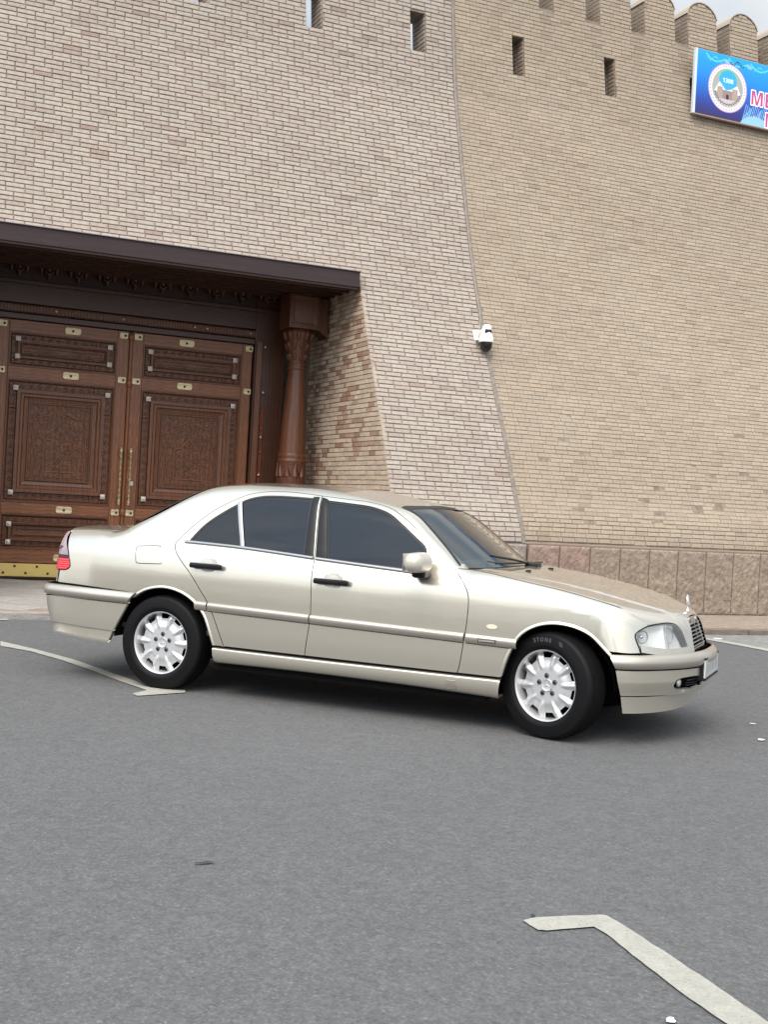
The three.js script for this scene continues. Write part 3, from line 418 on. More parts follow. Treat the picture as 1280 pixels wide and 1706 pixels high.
function leaf(sgn, label) {
  // built for the right leaf, hinge at +x; mirrored placement by sgn
  const t = thing('gate_leaf', label, 'gate leaf', [MID, 0, GATE_Z], 0, 'pair of carved gate leaves');
  const X = (x) => sgn * (x - MID);
  part('leaf_board', uvBox(box(LEAF - 0.012, 3.44, 0.07, X(MID + LEAF / 2 + 0.004), 0.085 + 1.72, -0.04)), mW, t);
  const member = (x0, x1, y0, y1, mat, d = 0.045) => part(x1 - x0 > y1 - y0 ? 'rail' : 'stile', uvBox(rbox(x1 - x0, y1 - y0, d, 0.006, X((x0 + x1) / 2), (y0 + y1) / 2, d / 2 - 0.005)), mat, t);
  member(3.555, 3.712, 0.10, 3.52, mL); member(5.145, 5.285, 0.10, 3.52, mL);
  member(3.714, 5.143, 3.362, 3.52, mLh, 0.042); member(3.714, 5.143, 2.735, 2.905, mLh, 0.042); member(3.714, 5.143, 0.942, 1.10, mLh, 0.042); member(3.714, 5.143, 0.29, 0.478, mLh, 0.042);
  const panel = (y0, y1, kind) => {
    const w = 5.143 - 3.714, h = y1 - y0, cx = X((5.143 + 3.714) / 2), cy = (y0 + y1) / 2, bd = kind === 'tall' ? 0.10 : 0.075;
    const o = part('panel_frame', frameGeo(w, h, 0.035, 0.05), mW, t); o.position.set(cx, cy, 0.0);
    const band = (bw, bh, x, y, rot) => { const g = new THREE.PlaneGeometry(bw, bh); if (rot) { g.rotateZ(Math.PI / 2); } const uv = g.attributes.uv; for (let i = 0; i < uv.count; i++) { uv.setX(i, uv.getX(i) * bw * 0.9); } const m = part('carved_border', g, mBand, t); m.position.set(x, y, 0.018); };
    const bw = w - 0.07, bh = h - 0.07;
    band(bw, bd, cx, cy + bh / 2 - bd / 2); band(bw, bd, cx, cy - bh / 2 + bd / 2); band(bh - 2 * bd, bd, cx - bw / 2 + bd / 2, cy, 1); band(bh - 2 * bd, bd, cx + bw / 2 - bd / 2, cy, 1);
    const iw = bw - 2 * bd, ih = bh - 2 * bd;
    const f2 = part('panel_moulding', frameGeo(iw, ih, kind === 'tall' ? 0.14 : 0.05, 0.062), mW, t); f2.position.set(cx, cy, 0.004);
    const b2 = kind === 'tall' ? 0.14 : 0.05;
    const fld = part('carved_panel', new THREE.PlaneGeometry(iw - 2 * b2, ih - 2 * b2), kind === 'tall' ? mTall : mWide, t); fld.position.set(cx, cy, 0.019);
    if (kind === 'tall') for (const k of [1, 0.58]) { const W = (iw - 2 * b2) * 0.40 * k, B = -(ih - 2 * b2) * (k === 1 ? 0.47 : 0.36), Sp = (ih - 2 * b2) * (k === 1 ? 0.22 : -0.02), Tp = (ih - 2 * b2) * (k === 1 ? 0.45 : 0.17); const pts = [[-W, B], [-W, Sp], [-W * 0.86, Sp + W * 0.26], [-W * 0.5, Sp + W * 0.34], [-W * 0.26, Tp - W * 0.3], [0, Tp], [W * 0.26, Tp - W * 0.3], [W * 0.5, Sp + W * 0.34], [W * 0.86, Sp + W * 0.26], [W, Sp], [W, B], [-W, B]].map(([x, y]) => new THREE.Vector3(x, y, 0)); const cp = new THREE.CurvePath(); for (let i = 0; i < pts.length - 1; i++) cp.add(new THREE.LineCurve3(pts[i], pts[i + 1])); part('arch_bead', new THREE.TubeGeometry(cp, 120, 0.009, 6), mL, t).position.set(cx, cy, 0.022); }
    const f3 = part('inner_bead', frameGeo(iw - 2 * b2 - 0.05, ih - 2 * b2 - 0.05, 0.022, 0.022), mW, t); f3.position.set(cx, cy, 0.016);
  };
  panel(2.905, 3.362, 'wide'); panel(1.10, 2.735, 'tall'); panel(0.478, 0.942, 'wide');
  const bosses = [[3.814, 3.271], [5.032, 3.271], [3.814, 3.035], [5.032, 3.035], [3.814, 2.616], [5.032, 2.616], [3.814, 1.227], [5.032, 1.227], [3.814, 0.805], [5.032, 0.805], [3.814, 0.565], [5.032, 0.565]];
  for (const [x, y] of bosses) part('boss', bossGeo, boss, t).position.set(X(x), y, 0.062);
  for (const y of [3.476, 2.834, 1.019, 0.365]) { part('brass_plate', plateGeo, brassPale, t).position.set(X(4.32), y - (y > 3 ? 0.035 : 0), 0.04); part('keyhole_stud', knobGeo, iron, t).position.set(X(4.32), y - (y > 3 ? 0.035 : 0), 0.052); }
  for (const y of [3.476, 2.843, 1.019]) for (const x of [3.633, 5.235]) { const q = part('corner_plate', plateGeo, brassPale, t); q.scale.set(0.52, 0.9, 1); q.position.set(X(x), y - (y > 3 ? 0.02 : 0), 0.044); part('keyhole_stud', knobGeo, iron, t).position.set(X(x) + 0.02, y - (y > 3 ? 0.02 : 0), 0.056); }
  // kick plate with dome bolts
  part('kick_plate', box(LEAF - 0.02, 0.172, 0.006, X(MID + LEAF / 2 + 0.004), 0.195, 0.046), brass, t);
  for (let k = 0; k < 12; k++) part('bolt', knobGeo, iron, t).position.set(X(3.62 + k * 0.145), k % 2 ? 0.245 : 0.155, 0.052);
  // long pull handle with twisted grip
  const hx = X(3.60), pts = []; for (let i = 0; i <= 40; i++) { const u = i / 40; const r = 0.010 + 0.004 * Math.sin(u * 60) + (u < 0.1 || u > 0.9 ? 0.006 : 0); pts.push(new THREE.Vector2(r, (u - 0.5) * 0.74)); }
  const hd = part('pull_handle', merge([new THREE.LatheGeometry(pts, 12).translate(hx, 1.52, 0.115), new THREE.CylinderGeometry(0.012, 0.018, 0.09, 10).rotateX(Math.PI / 2).translate(hx, 1.80, 0.075), new THREE.CylinderGeometry(0.012, 0.018, 0.09, 10).rotateX(Math.PI / 2).translate(hx, 1.24, 0.075), new THREE.SphereGeometry(0.02, 10, 8).translate(hx, 1.90, 0.115), new THREE.SphereGeometry(0.02, 10, 8).translate(hx, 1.14, 0.115)]), brassPale, t);
  if (sgn > 0) { part('meeting_bead', merge([new THREE.CylinderGeometry(0.026, 0.026, 3.3, 14).translate(0.005, 1.80, 0.045), ...[3.44, 2.80, 1.02].map((y) => new THREE.SphereGeometry(0.045, 12, 10).scale(1, 1.5, 0.8).translate(0.005, y, 0.05))]), mL, t); part('lock_plate', rbox(0.05, 0.06, 0.012, 0.004, X(3.60) - 0.02 + 0.06, 1.43, 0.05), boss, t); }
  return t;
}
leaf(1, 'carved brown gate leaf on the right, partly behind the car roof, beside the carved column');
leaf(-1, 'carved brown gate leaf on the left with brass kick plate above the pavers');
{
  const f = thing('timber_gateway', 'dark timber surround with carved frieze holding the two gate leaves', 'gateway', [MID, 0, GATE_Z]);
  const hw = 1.775;
  for (const s of [-1, 1]) {
    part('post', uvBox(rbox(0.46, 4.2, 0.12, 0.01, s * (hw + 0.235), 2.1, 0.02)), mDarkV, f);
    part('post_bead', uvBox(rbox(0.09, 3.56, 0.05, 0.012, s * (hw + 0.065), 1.80, 0.10)), mW, f);
    part('carved_strip', uvBox(box(0.05, 2.4, 0.02, s * (hw + 0.15), 1.4, 0.088), 3), wood([0.95, 0.5, 0.42], false, { bumpMap: carveBeads, bumpScale: 0.02 }), f);
    for (const y of [3.497, 2.845, 2.2, 1.66, 1.0]) part('stud', knobGeo, boss, f).position.set(s * (hw + 0.145), y, 0.115);
  }
  part('lintel', uvBox(rbox(2 * hw, 0.075, 0.14, 0.008, 0, 3.565, 0.02)), mDark, f);
  part('carved_band', (() => { const g = new THREE.PlaneGeometry(2 * hw + 0.3, 0.11); const uv = g.attributes.uv; for (let i = 0; i < uv.count; i++) uv.setX(i, uv.getX(i) * 4); return g.translate(0, 3.672, 0.075); })(), mBeads, f);
  part('lintel_board', uvBox(rbox(2 * hw + 0.9, 0.12, 0.12, 0.01, 0, 3.672, 0.01)), mDark, f);
  for (const x of [-1.96, -1.03, -0.13 + 0.0, 0.88, 1.70, 1.96 - 0.9]) part('stud', knobGeo, boss, f).position.set(x, 3.675, 0.085);
  part('lintel_board', uvBox(rbox(2 * hw + 0.9, 0.26, 0.10, 0.01, 0, 3.872, 0.015)), mDark, f);
  part('cornice', uvBox(rbox(2 * hw + 0.9, 0.05, 0.16, 0.01, 0, 4.02, 0.05)), mDark, f);
  part('frieze_board', uvBox(box(2 * hw + 0.9, 0.5, 0.08, 0, 4.27, -0.01)), mDark, f);
  const pend = merge([new THREE.ConeGeometry(0.075, 0.15, 6).rotateX(Math.PI).translate(0, 0.0, 0), new THREE.ConeGeometry(0.06, 0.12, 6).rotateX(Math.PI).translate(-0.10, 0.05, -0.01), new THREE.ConeGeometry(0.06, 0.12, 6).rotateX(Math.PI).translate(0.10, 0.05, -0.01), rbox(0.30, 0.05, 0.10, 0.01, 0, 0.12, 0), new THREE.TorusGeometry(0.05, 0.014, 8, 16).translate(0, 0.05, 0.06)]);
  for (let k = -6; k <= 6; k++) if (Math.abs(k) < 6) part('pendant', pend, mDark, f).position.set(k * 0.385, 4.15, 0.10);
  part('ceiling_board', uvBox(box(XJ - XJL - 0.01, 0.08, 1.72, 0, 4.28, 0.90)), mDark, f);
  for (let k = 0; k < 6; k++) part('ceiling_joist', uvBox(box(XJ - XJL - 0.02, 0.05, 0.06, 0, 4.215, 0.35 + k * 0.26)), mDark, f);
}
function column(x, label) {
  const c = thing('carved_column', label, 'column', [x, KERB, -16.16], 0, 'carved columns flanking the gate');
  const cw = std([0.52, 0.43, 0.38], 0.5, 0, { map: woodV });
  const V = (l) => l.map(([r, y]) => new THREE.Vector2(r, y));
  part('base', merge([rbox(0.46, 0.22, 0.46, 0.02, 0, 0.11, 0), new THREE.LatheGeometry(V([[0, 0.22], [0.21, 0.22], [0.225, 0.28], [0.19, 0.34], [0.175, 0.40], [0.205, 0.5], [0.22, 0.62], [0.20, 0.74], [0, 0.74]]), 28)]), cw, c);
  const foot = new THREE.LatheGeometry(V([[0.19, 0.74], [0.205, 0.9], [0.205, 1.3], [0.198, 1.80]]), 40); { const p = foot.attributes.position; for (let i = 0; i < p.count; i++) { const a = Math.atan2(p.getX(i), p.getZ(i)), k = 1 + 0.035 * Math.sin(a * 8) * Math.sin((p.getY(i)) * 18); p.setX(i, p.getX(i) * k); p.setZ(i, p.getZ(i) * k); } foot.computeVertexNormals(); const uv = foot.attributes.uv; for (let i = 0; i < uv.count; i++) uv.setXY(i, uv.getX(i) * 3, uv.getY(i) * 1.6); }
  part('carved_foot', foot, std([0.52, 0.37, 0.33], 0.45, 0, { map: woodV, bumpMap: carveTall, bumpScale: 0.02 }), c);
  // pointed leaves standing up round the foot
  const lf = new THREE.ConeGeometry(0.06, 0.22, 4).scale(1, 1, 0.35); for (let k = 0; k < 10; k++) { const a = k / 10 * 6.283, m = part('leaf_carving', lf, cw, c); m.position.set(Math.sin(a) * 0.197, 1.70, Math.cos(a) * 0.197); m.rotation.y = a; }
  part('collar', new THREE.LatheGeometry(V([[0.19, 1.78], [0.202, 1.80], [0.202, 1.825], [0.186, 1.84], [0.195, 1.86], [0.195, 1.90], [0.18, 1.92]]), 36), cw, c);
  part('shaft', new THREE.LatheGeometry(V([[0.184, 1.88], [0.180, 2.0], [0.170, 2.25], [0.150, 2.6], [0.128, 2.95], [0.112, 3.10]]), 40), cw, c);
  part('neck', new THREE.LatheGeometry(V([[0.112, 3.09], [0.128, 3.105], [0.128, 3.125], [0.114, 3.14], [0.125, 3.155], [0.125, 3.175], [0.112, 3.19], [0.112, 3.2]]), 32), cw, c);
  const cap = new THREE.LatheGeometry(V([[0.112, 3.19], [0.118, 3.26], [0.135, 3.34], [0.15, 3.40], [0.165, 3.50], [0.19, 3.58], [0.20, 3.66], [0.0, 3.66]]), 32); part('capital', cap, cw, c);
  const tear = new THREE.SphereGeometry(0.03, 8, 8).scale(0.9, 2.0, 0.8);
  for (const [r, y, n, s] of [[0.125, 3.27, 10, 0.9], [0.155, 3.42, 10, 1.0], [0.195, 3.56, 10, 1.15]]) for (let k = 0; k < n; k++) { const a = (k + (y > 3.5 ? 0.5 : 0)) / n * 6.283, m = part('capital_leaf', tear, cw, c); m.position.set(Math.sin(a) * r, y, Math.cos(a) * r); m.rotation.set(0.35, a, 0, 'YXZ'); m.scale.setScalar(s); }
  const dk = wood([0.5, 0.40, 0.36], false);
  part('block', uvBox(rbox(0.44, 0.48, 0.44, 0.012, 0, 3.90, 0)), dk, c);
  { const g = frameGeo(0.40, 0.42, 0.05, 0.02); part('block_panel', g, dk, c).position.set(0, 3.90, 0.215); }
  const sg = x > MID ? 1 : -1; const sh = new THREE.Shape(); sh.moveTo(0, 0.02); sh.quadraticCurveTo(0.10, 0.0, 0.19, -0.09); sh.lineTo(0.19, 0.46); sh.lineTo(0, 0.46);
  part('wing', new THREE.ExtrudeGeometry(sh, { depth: 0.30, bevelEnabled: false }).scale(sg, 1, 1).translate(sg * 0.2, 3.66, -0.17), dk, c);
}
column(5.765, 'carved wooden column with leafy capital against the brick cheek right of the gate');
column(2 * MID - 5.765, 'carved wooden column with leafy capital left of the gate leaves');
{
  const b = thing('gate_canopy', 'dark brown painted beam projecting over the carved gate', 'beam', [MID, 4.19, -15.02]);
  const hw = 2.61, m = std([0.046, 0.024, 0.027], 0.75, 0, { map: stoneNoise }), m2 = std([0.075, 0.045, 0.038], 0.55);
  part('fascia', rbox(2 * hw, 0.205, 0.05, 0.006, 0, 0.105, 0.085), m, b);
  part('top_flashing', rbox(2 * hw + 0.02, 0.012, 0.26, 0.004, 0, 0.214, 0.0), std([0.20, 0.17, 0.18], 0.55), b);
  part('lower_lip', rbox(2 * hw - 0.03, 0.03, 0.04, 0.006, 0, -0.008, 0.06), m2, b);
  part('soffit', box(2 * hw - 0.05, 0.035, 0.35, 0, 0.03, -0.13), m2, b);
  part('end_cap', box(0.012, 0.2, 0.2, hw - 0.004, 0.105, -0.03), m, b); part('end_cap', box(0.012, 0.2, 0.2, -hw + 0.004, 0.105, -0.03), m, b);
}

// ---- car body: one smooth implicit surface; every panel is cut from it ----
const lerp = (a, b, t) => a + (b - a) * t;
const clamp = (v, a = 0, b = 1) => Math.min(b, Math.max(a, v));
const sstep = (a, b, v) => { const t = clamp((v - a) / (b - a)); return t * t * (3 - 2 * t); };
function spline(xs, ys) {                         // monotone cubic through the points
  const n = xs.length, d = [], m = new Array(n);
  for (let i = 0; i < n - 1; i++) d.push((ys[i + 1] - ys[i]) / (xs[i + 1] - xs[i]));
  m[0] = d[0]; m[n - 1] = d[n - 2];
  for (let i = 1; i < n - 1; i++) m[i] = d[i - 1] * d[i] <= 0 ? 0 : 2 / (1 / d[i - 1] + 1 / d[i]);
  return (x) => {
    if (x <= xs[0]) return ys[0] + m[0] * (x - xs[0]);
    if (x >= xs[n - 1]) return ys[n - 1] + m[n - 1] * (x - xs[n - 1]);
    let i = 0; while (x > xs[i + 1]) i++;
    const h = xs[i + 1] - xs[i], t = (x - xs[i]) / h, t2 = t * t, t3 = t2 * t;
    return ys[i] * (2 * t3 - 3 * t2 + 1) + m[i] * h * (t3 - 2 * t2 + t) + ys[i + 1] * (3 * t2 - 2 * t3) + m[i + 1] * h * (t3 - t2);
  };
}
const smax = (a, b, k) => { const h = Math.max(k - Math.abs(a - b), 0) / k; return Math.max(a, b) + h * h * k * 0.25; };
const smin = (a, b, k) => -smax(-a, -b, k);
const bodyW = spline([-2.45, -2.3, -2.1, -1.9, -1.345, -0.5, 0.5, 1.345, 1.7, 1.9, 2.05, 2.2], [0.70, 0.765, 0.80, 0.825, 0.85, 0.858, 0.858, 0.852, 0.838, 0.82, 0.79, 0.74]);
const bodyS = spline([0.15, 0.2, 0.3, 0.45, 0.6, 0.75, 0.85, 0.93, 1.0, 1.1], [-0.05, -0.035, -0.012, 0, -0.002, -0.012, -0.026, -0.046, -0.07, -0.11]);
const topC = spline([-2.6, -2.42, -2.3, -2.0, -1.5, -0.9, 0.3, 0.85, 1.07, 1.46, 1.74, 1.95, 2.07, 2.2], [0.98, 1.045, 1.058, 1.064, 1.045, 1.0, 0.965, 0.955, 0.935, 0.874, 0.812, 0.766, 0.743, 0.71]);
const ghW = spline([-2.0, -1.2, -0.6, 0.0, 0.5, 0.9], [0.745, 0.768, 0.782, 0.785, 0.778, 0.755]);
const ghS = spline([0.7, 0.80, 0.88, 0.95, 1.05, 1.2, 1.33, 1.42, 1.5], [-0.14, -0.05, -0.004, 0, -0.036, -0.102, -0.172, -0.245, -0.33]);
const roofC = spline([-1.9, -1.5, -1.2, -0.9, -0.5, -0.2, 0.1, 0.4, 0.7], [1.28, 1.372, 1.414, 1.436, 1.436, 1.418, 1.374, 1.31, 1.23]);
function topY(x, z) {
  const front = sstep(0.6, 1.0, x), rear = sstep(-1.2, -1.8, x);
  let y = topC(x) - (0.0 * front + 0.035 * rear) * (z / 0.7) ** 2;
  const crease = lerp(0.60, 0.34, clamp((x - 0.95) / 1.1));                      // the raised middle of the bonnet
  y += front * 0.012 * sstep(crease + 0.03, crease - 0.03, z) - front * 0.006;
  return y;
}
const frontX = (y, z) => 2.10 - 0.30 * Math.max(-0.02, y - 0.52) - 0.30 * Math.max(0, 0.38 - y) - 0.02 * (z / 0.3) ** 2 * sstep(0, 0.3, z) - 0.155 * Math.max(0, (z - 0.2) / 0.6) ** 2;
const rearX = (y, z) => -2.425 + 0.06 * Math.max(0, y - 0.72) + 0.32 * Math.max(0, 0.56 - y) + 0.11 * (z / 0.75) ** 2;
function bodyF(x, y, z) {
  z = Math.abs(z);
  const side = z - bodyW(x) - bodyS(y), top = y - topY(x, z);
  let b = smax(side, top, lerp(0.14, 0.10, sstep(0.5, 1, x)));
  b = smax(b, x - frontX(y, z), 0.10);
  return smax(b, rearX(y, z) - x, 0.055);
}
function ghF(x, y, z) {
  z = Math.abs(z);
  let g = smax(z - ghW(x) - ghS(y), y - roofC(x) + 0.05 * (z / 0.6) ** 2, 0.09);
  const ws = (x - (0.84 - 0.10 * (z / 0.75) ** 3.2 - (y - 0.945) * 1.36)) * 0.592;
  const bl = (-2.0 + 0.17 * (z / 0.6) ** 2 + (Math.max(y, 1.0) - 1.05) * 2.02 - 0.16 * Math.max(0, y - 1.05) - x) * 0.45;
  g = smax(g, ws, 0.03);
  return Math.max(smax(g, bl, 0.07), 0.8 - y);
}
const carF = (x, y, z) => smin(bodyF(x, y, z), ghF(x, y, z), 0.035);
const F_N = (F, x, y, z) => {
  const e = 0.0015, n = [F(x + e, y, z) - F(x - e, y, z), F(x, y + e, z) - F(x, y - e, z), F(x, y, z + e) - F(x, y, z - e)];
  const l = Math.hypot(...n) || 1; return n.map((v) => v / l);
};
function rootOn(F, o, d, far) {                    // outermost crossing from the outside in along o + t d
  let t1 = far, f1 = F(o[0] + d[0] * t1, o[1] + d[1] * t1, o[2] + d[2] * t1), t0 = t1;
  const step = far / 60;
  while (t0 > 0) { t0 -= step; const f0 = F(o[0] + d[0] * t0, o[1] + d[1] * t0, o[2] + d[2] * t0); if (f0 <= 0) break; t1 = t0; }
  for (let i = 0; i < 26; i++) { const m = (t0 + t1) / 2; if (F(o[0] + d[0] * m, o[1] + d[1] * m, o[2] + d[2] * m) > 0) t1 = m; else t0 = m; }
  const t = (t0 + t1) / 2; return [o[0] + d[0] * t, o[1] + d[1] * t, o[2] + d[2] * t];
}

// ---- cutting panels out of the body surface ----
function catmull(pts, step = 0.02) { // open spline through points (any dimension), denser
  if (pts.length < 3) { const [a, b] = pts, n = Math.max(1, Math.round(Math.hypot(...a.map((v, i) => v - b[i])) / step)); return Array.from({ length: n + 1 }, (_, i) => a.map((v, k) => v + (b[k] - v) * i / n)); }
  const out = [], P = [pts[0], ...pts, pts[pts.length - 1]];
  for (let i = 1; i < P.length - 2; i++) {
    const [p0, p1, p2, p3] = [P[i - 1], P[i], P[i + 1], P[i + 2]], n = Math.max(1, Math.round(Math.hypot(...p1.map((v, k) => v - p2[k])) / step));
    const d = (a, b) => Math.pow(Math.hypot(...a.map((v, k) => v - b[k])), 0.5) || 1e-6; const t1 = d(p0, p1), t2 = t1 + d(p1, p2), t3 = t2 + d(p2, p3);
    for (let j = 0; j < n; j++) { const t = t1 + (t2 - t1) * j / n; out.push(p1.map((_, k) => { const A1 = t1 ? p0[k] * (t1 - t) / t1 + p1[k] * t / t1 : p1[k], A2 = p1[k] * (t2 - t) / (t2 - t1) + p2[k] * (t - t1) / (t2 - t1), A3 = p2[k] * (t3 - t) / (t3 - t2) + p3[k] * (t - t2) / (t3 - t2); const B1 = A1 * (t2 - t) / t2 + A2 * t / t2, B2 = A2 * (t3 - t) / (t3 - t1) + A3 * (t - t1) / (t3 - t1); return B1 * (t2 - t) / (t2 - t1) + B2 * (t - t1) / (t2 - t1); })); }
  }
  out.push(pts[pts.length - 1]); return out;
}
function loop(...segs) { const o = []; for (const s of segs) { const c = s.length > 2 ? catmull(s) : catmull(s); for (const p of c) { const l = o[o.length - 1]; if (!l || Math.hypot(p[0] - l[0], p[1] - l[1]) > 1e-5) o.push(p); } } const a = o[0], b = o[o.length - 1]; if (Math.hypot(a[0] - b[0], a[1] - b[1]) < 1e-4) o.pop(); return o; }
// closed path: straight between segment ends
const path = (...segs) => { const all = []; segs.forEach((s, i) => { all.push(s); const nx = segs[(i + 1) % segs.length]; all.push([s[s.length - 1], nx[0]]); }); return loop(...all.filter((s) => s.length > 2 || Math.hypot(s[0][0] - s[1][0], s[0][1] - s[1][1]) > 1e-4)); };
const area2 = (p) => { let s = 0; for (let i = 0; i < p.length; i++) { const a = p[i], b = p[(i + 1) % p.length]; s += a[0] * b[1] - a[1] * b[0]; } return s / 2; };
function inset(poly, d) { const n = poly.length, s = area2(poly) > 0 ? 1 : -1; return poly.map((p, i) => { const a = poly[(i + n - 1) % n], b = poly[(i + 1) % n]; let ux = p[0] - a[0], uy = p[1] - a[1], vx = b[0] - p[0], vy = b[1] - p[1]; const l1 = Math.hypot(ux, uy) || 1, l2 = Math.hypot(vx, vy) || 1; let nx = -(uy / l1 + vy / l2), ny = ux / l1 + vx / l2; const l = Math.hypot(nx, ny) || 1; const c = Math.max(0.5, l / 2); return [p[0] + s * nx / l * d / c, p[1] + s * ny / l * d / c]; }); }
function clip(poly, ax, val, keepMore) {
  const o = [], n = poly.length; for (let i = 0; i < n; i++) { const a = poly[i], b = poly[(i + 1) % n], da = keepMore ? a[ax] - val : val - a[ax], db = keepMore ? b[ax] - val : val - b[ax];
    if (da >= 0) o.push(a); if ((da >= 0) !== (db >= 0)) { const t = da / (da - db); const q = [a[0] + (b[0] - a[0]) * t, a[1] + (b[1] - a[1]) * t]; q[ax] = val; o.push(q); } } return o;
}
function keyhole(outer, hole) {
  let h = area2(outer) * area2(hole) > 0 ? [...hole].reverse() : hole, best = [1e9, 0, 0];
  outer.forEach((p, i) => h.forEach((q, j) => { const d = Math.hypot(p[0] - q[0], p[1] - q[1]); if (d < best[0]) best = [d, i, j]; }));
  const [, i, j] = best; const p = outer[i], q = h[j], l = Math.hypot(p[0] - q[0], p[1] - q[1]) || 1, s = area2(outer) > 0 ? 1e-4 : -1e-4, ox = -(q[1] - p[1]) / l * s, oy = (q[0] - p[0]) / l * s;
  return [...outer.slice(0, i), [p[0] - ox, p[1] - oy], [q[0] - ox, q[1] - oy], ...h.slice(j + 1), ...h.slice(0, j), [q[0] + ox, q[1] + oy], [p[0] + ox, p[1] + oy], ...outer.slice(i + 1)];
}
// chart(u, v) -> { p: point, n: normal }; outline in chart units (about metres)
function panelGeo(outline, chart, { du = 0.03, dv = 0.025, off = 0, gap = 0.0025, skirt = 0.014, holes = [], uvScale = 1, keep = () => false } = {}) {
  const offF = typeof off === 'function' ? off : () => off, kept = outline.map(keep), rim = gap ? inset(outline, gap).map((q, i) => kept[i] ? outline[i] : q) : outline, rimHoles = holes.map((h) => gap ? inset(h, -gap) : h);
  let poly = rim; for (const h of rimHoles) poly = keyhole(poly, h);
  const pos = [], nor = [], uv = [], idx = [], cache = new Map();
  const vert = (u, v) => { const k = u.toFixed(5) + ',' + v.toFixed(5); let i = cache.get(k); if (i === undefined) { const { p, n } = chart(u, v), o = offF(u, v); i = pos.length / 3; pos.push(p[0] + n[0] * o, p[1] + n[1] * o, p[2] + n[2] * o);
    let m = n; if (typeof off === 'function') { const e = 0.002, a = chart(u + e, v), b = chart(u, v + e), oa = offF(u + e, v), ob = offF(u, v + e); const P0 = pos.slice(-3), A = [0, 1, 2].map((q) => a.p[q] + a.n[q] * oa - P0[q]), B = [0, 1, 2].map((q) => b.p[q] + b.n[q] * ob - P0[q]); let c = [A[1] * B[2] - A[2] * B[1], A[2] * B[0] - A[0] * B[2], A[0] * B[1] - A[1] * B[0]]; const l = Math.hypot(...c); if (l > 1e-12) { c = c.map((x) => x / l); if (c[0] * n[0] + c[1] * n[1] + c[2] * n[2] < 0) c = c.map((x) => -x); m = c; } }
    nor.push(...m); uv.push(u * uvScale, v * uvScale); cache.set(k, i); } return i; };
  const us = poly.map((p) => p[0]), vs = poly.map((p) => p[1]), u0 = Math.floor(Math.min(...us) / du), u1 = Math.ceil(Math.max(...us) / du), v0 = Math.floor(Math.min(...vs) / dv), v1 = Math.ceil(Math.max(...vs) / dv);
  const tri = (a, b, c) => { if (a === b || b === c || a === c) return; // orient to the normal
    const A = a * 3, B = b * 3, C = c * 3, x = [0, 1, 2].map((q) => pos[B + q] - pos[A + q]), y = [0, 1, 2].map((q) => pos[C + q] - pos[A + q]); const d = (x[1] * y[2] - x[2] * y[1]) * nor[A] + (x[2] * y[0] - x[0] * y[2]) * nor[A + 1] + (x[0] * y[1] - x[1] * y[0]) * nor[A + 2]; if (d >= 0) idx.push(a, b, c); else idx.push(a, c, b); };
  for (let i = u0; i < u1; i++) {
    let col = clip(clip(poly, 0, i * du, true), 0, (i + 1) * du, false); if (col.length < 3) continue;
    for (let j = v0; j < v1; j++) {
      let c = clip(clip(col, 1, j * dv, true), 1, (j + 1) * dv, false); if (c.length < 3) continue;
      c = c.filter((p, k) => { const q = c[(k + 1) % c.length]; return Math.hypot(p[0] - q[0], p[1] - q[1]) > 1e-6; }); if (c.length < 3 || Math.abs(area2(c)) < 1e-9) continue;
      const ids = c.map((p) => vert(p[0], p[1]));
      const tris = c.length === 3 ? [[0, 1, 2]] : c.length === 4 && Math.abs(Math.abs(area2(c)) - du * dv) < 1e-9 ? [[0, 1, 2], [0, 2, 3]] : THREE.ShapeUtils.triangulateShape(c.map((p) => new THREE.Vector2(p[0], p[1])), []);
      for (const [a, b, d] of tris) tri(ids[a], ids[b], ids[d]);
    }
  }
  if (skirt) for (const ring of [rim, ...rimHoles]) { const n = ring.length; const base = []; const sg = (ring === rim ? 1 : -1) * (area2(ring) > 0 ? 1 : -1);
    const C = ring.map(([u, v]) => { const { p, n: m } = chart(u, v), o = offF(u, v); return { p: p.map((x, q) => x + m[q] * o), n: m }; });
    for (let k = 0; k < n; k++) { const a = C[(k + n - 1) % n].p, b = C[(k + 1) % n].p, m = C[k].n, t = [b[0] - a[0], b[1] - a[1], b[2] - a[2]]; let s = [t[1] * m[2] - t[2] * m[1], t[2] * m[0] - t[0] * m[2], t[0] * m[1] - t[1] * m[0]]; const l = Math.hypot(...s) || 1; s = s.map((x) => x / l);
      const P = C[k].p; base.push(pos.length / 3); const q1 = s.map((x, q) => (x + m[q]) * 0.7071);
      pos.push(...P, ...P.map((x, q) => x - m[q] * 0.003), ...P.map((x, q) => x - m[q] * skirt)); nor.push(...m, ...q1, ...s); uv.push(0, 0, 0, 0, 0, 0); }
    for (let k = 0; k < n; k++) { if (ring === rim && kept[k] && kept[(k + 1) % n]) continue; const a = base[k], b = base[(k + 1) % n]; for (let r = 0; r < 2; r++) idx.push(a + r, b + r, b + r + 1, a + r, b + r + 1, a + r + 1); } }
  const g = new THREE.BufferGeometry(); g.setAttribute('position', new THREE.BufferAttribute(new Float32Array(pos), 3)); g.setAttribute('normal', new THREE.BufferAttribute(new Float32Array(nor), 3)); g.setAttribute('uv', new THREE.BufferAttribute(new Float32Array(uv), 2)); g.setIndex(idx); return g;
}
function mirrorGeo(g) { const m = g.clone(), p = m.attributes.position, n = m.attributes.normal; for (let i = 0; i < p.count; i++) { p.setZ(i, -p.getZ(i)); n.setZ(i, -n.getZ(i)); } const ix = m.index.array; for (let i = 0; i < ix.length; i += 3) { const t = ix[i]; ix[i] = ix[i + 1]; ix[i + 1] = t; } return m; }
const both = (g) => merge([g, mirrorGeo(g)]);
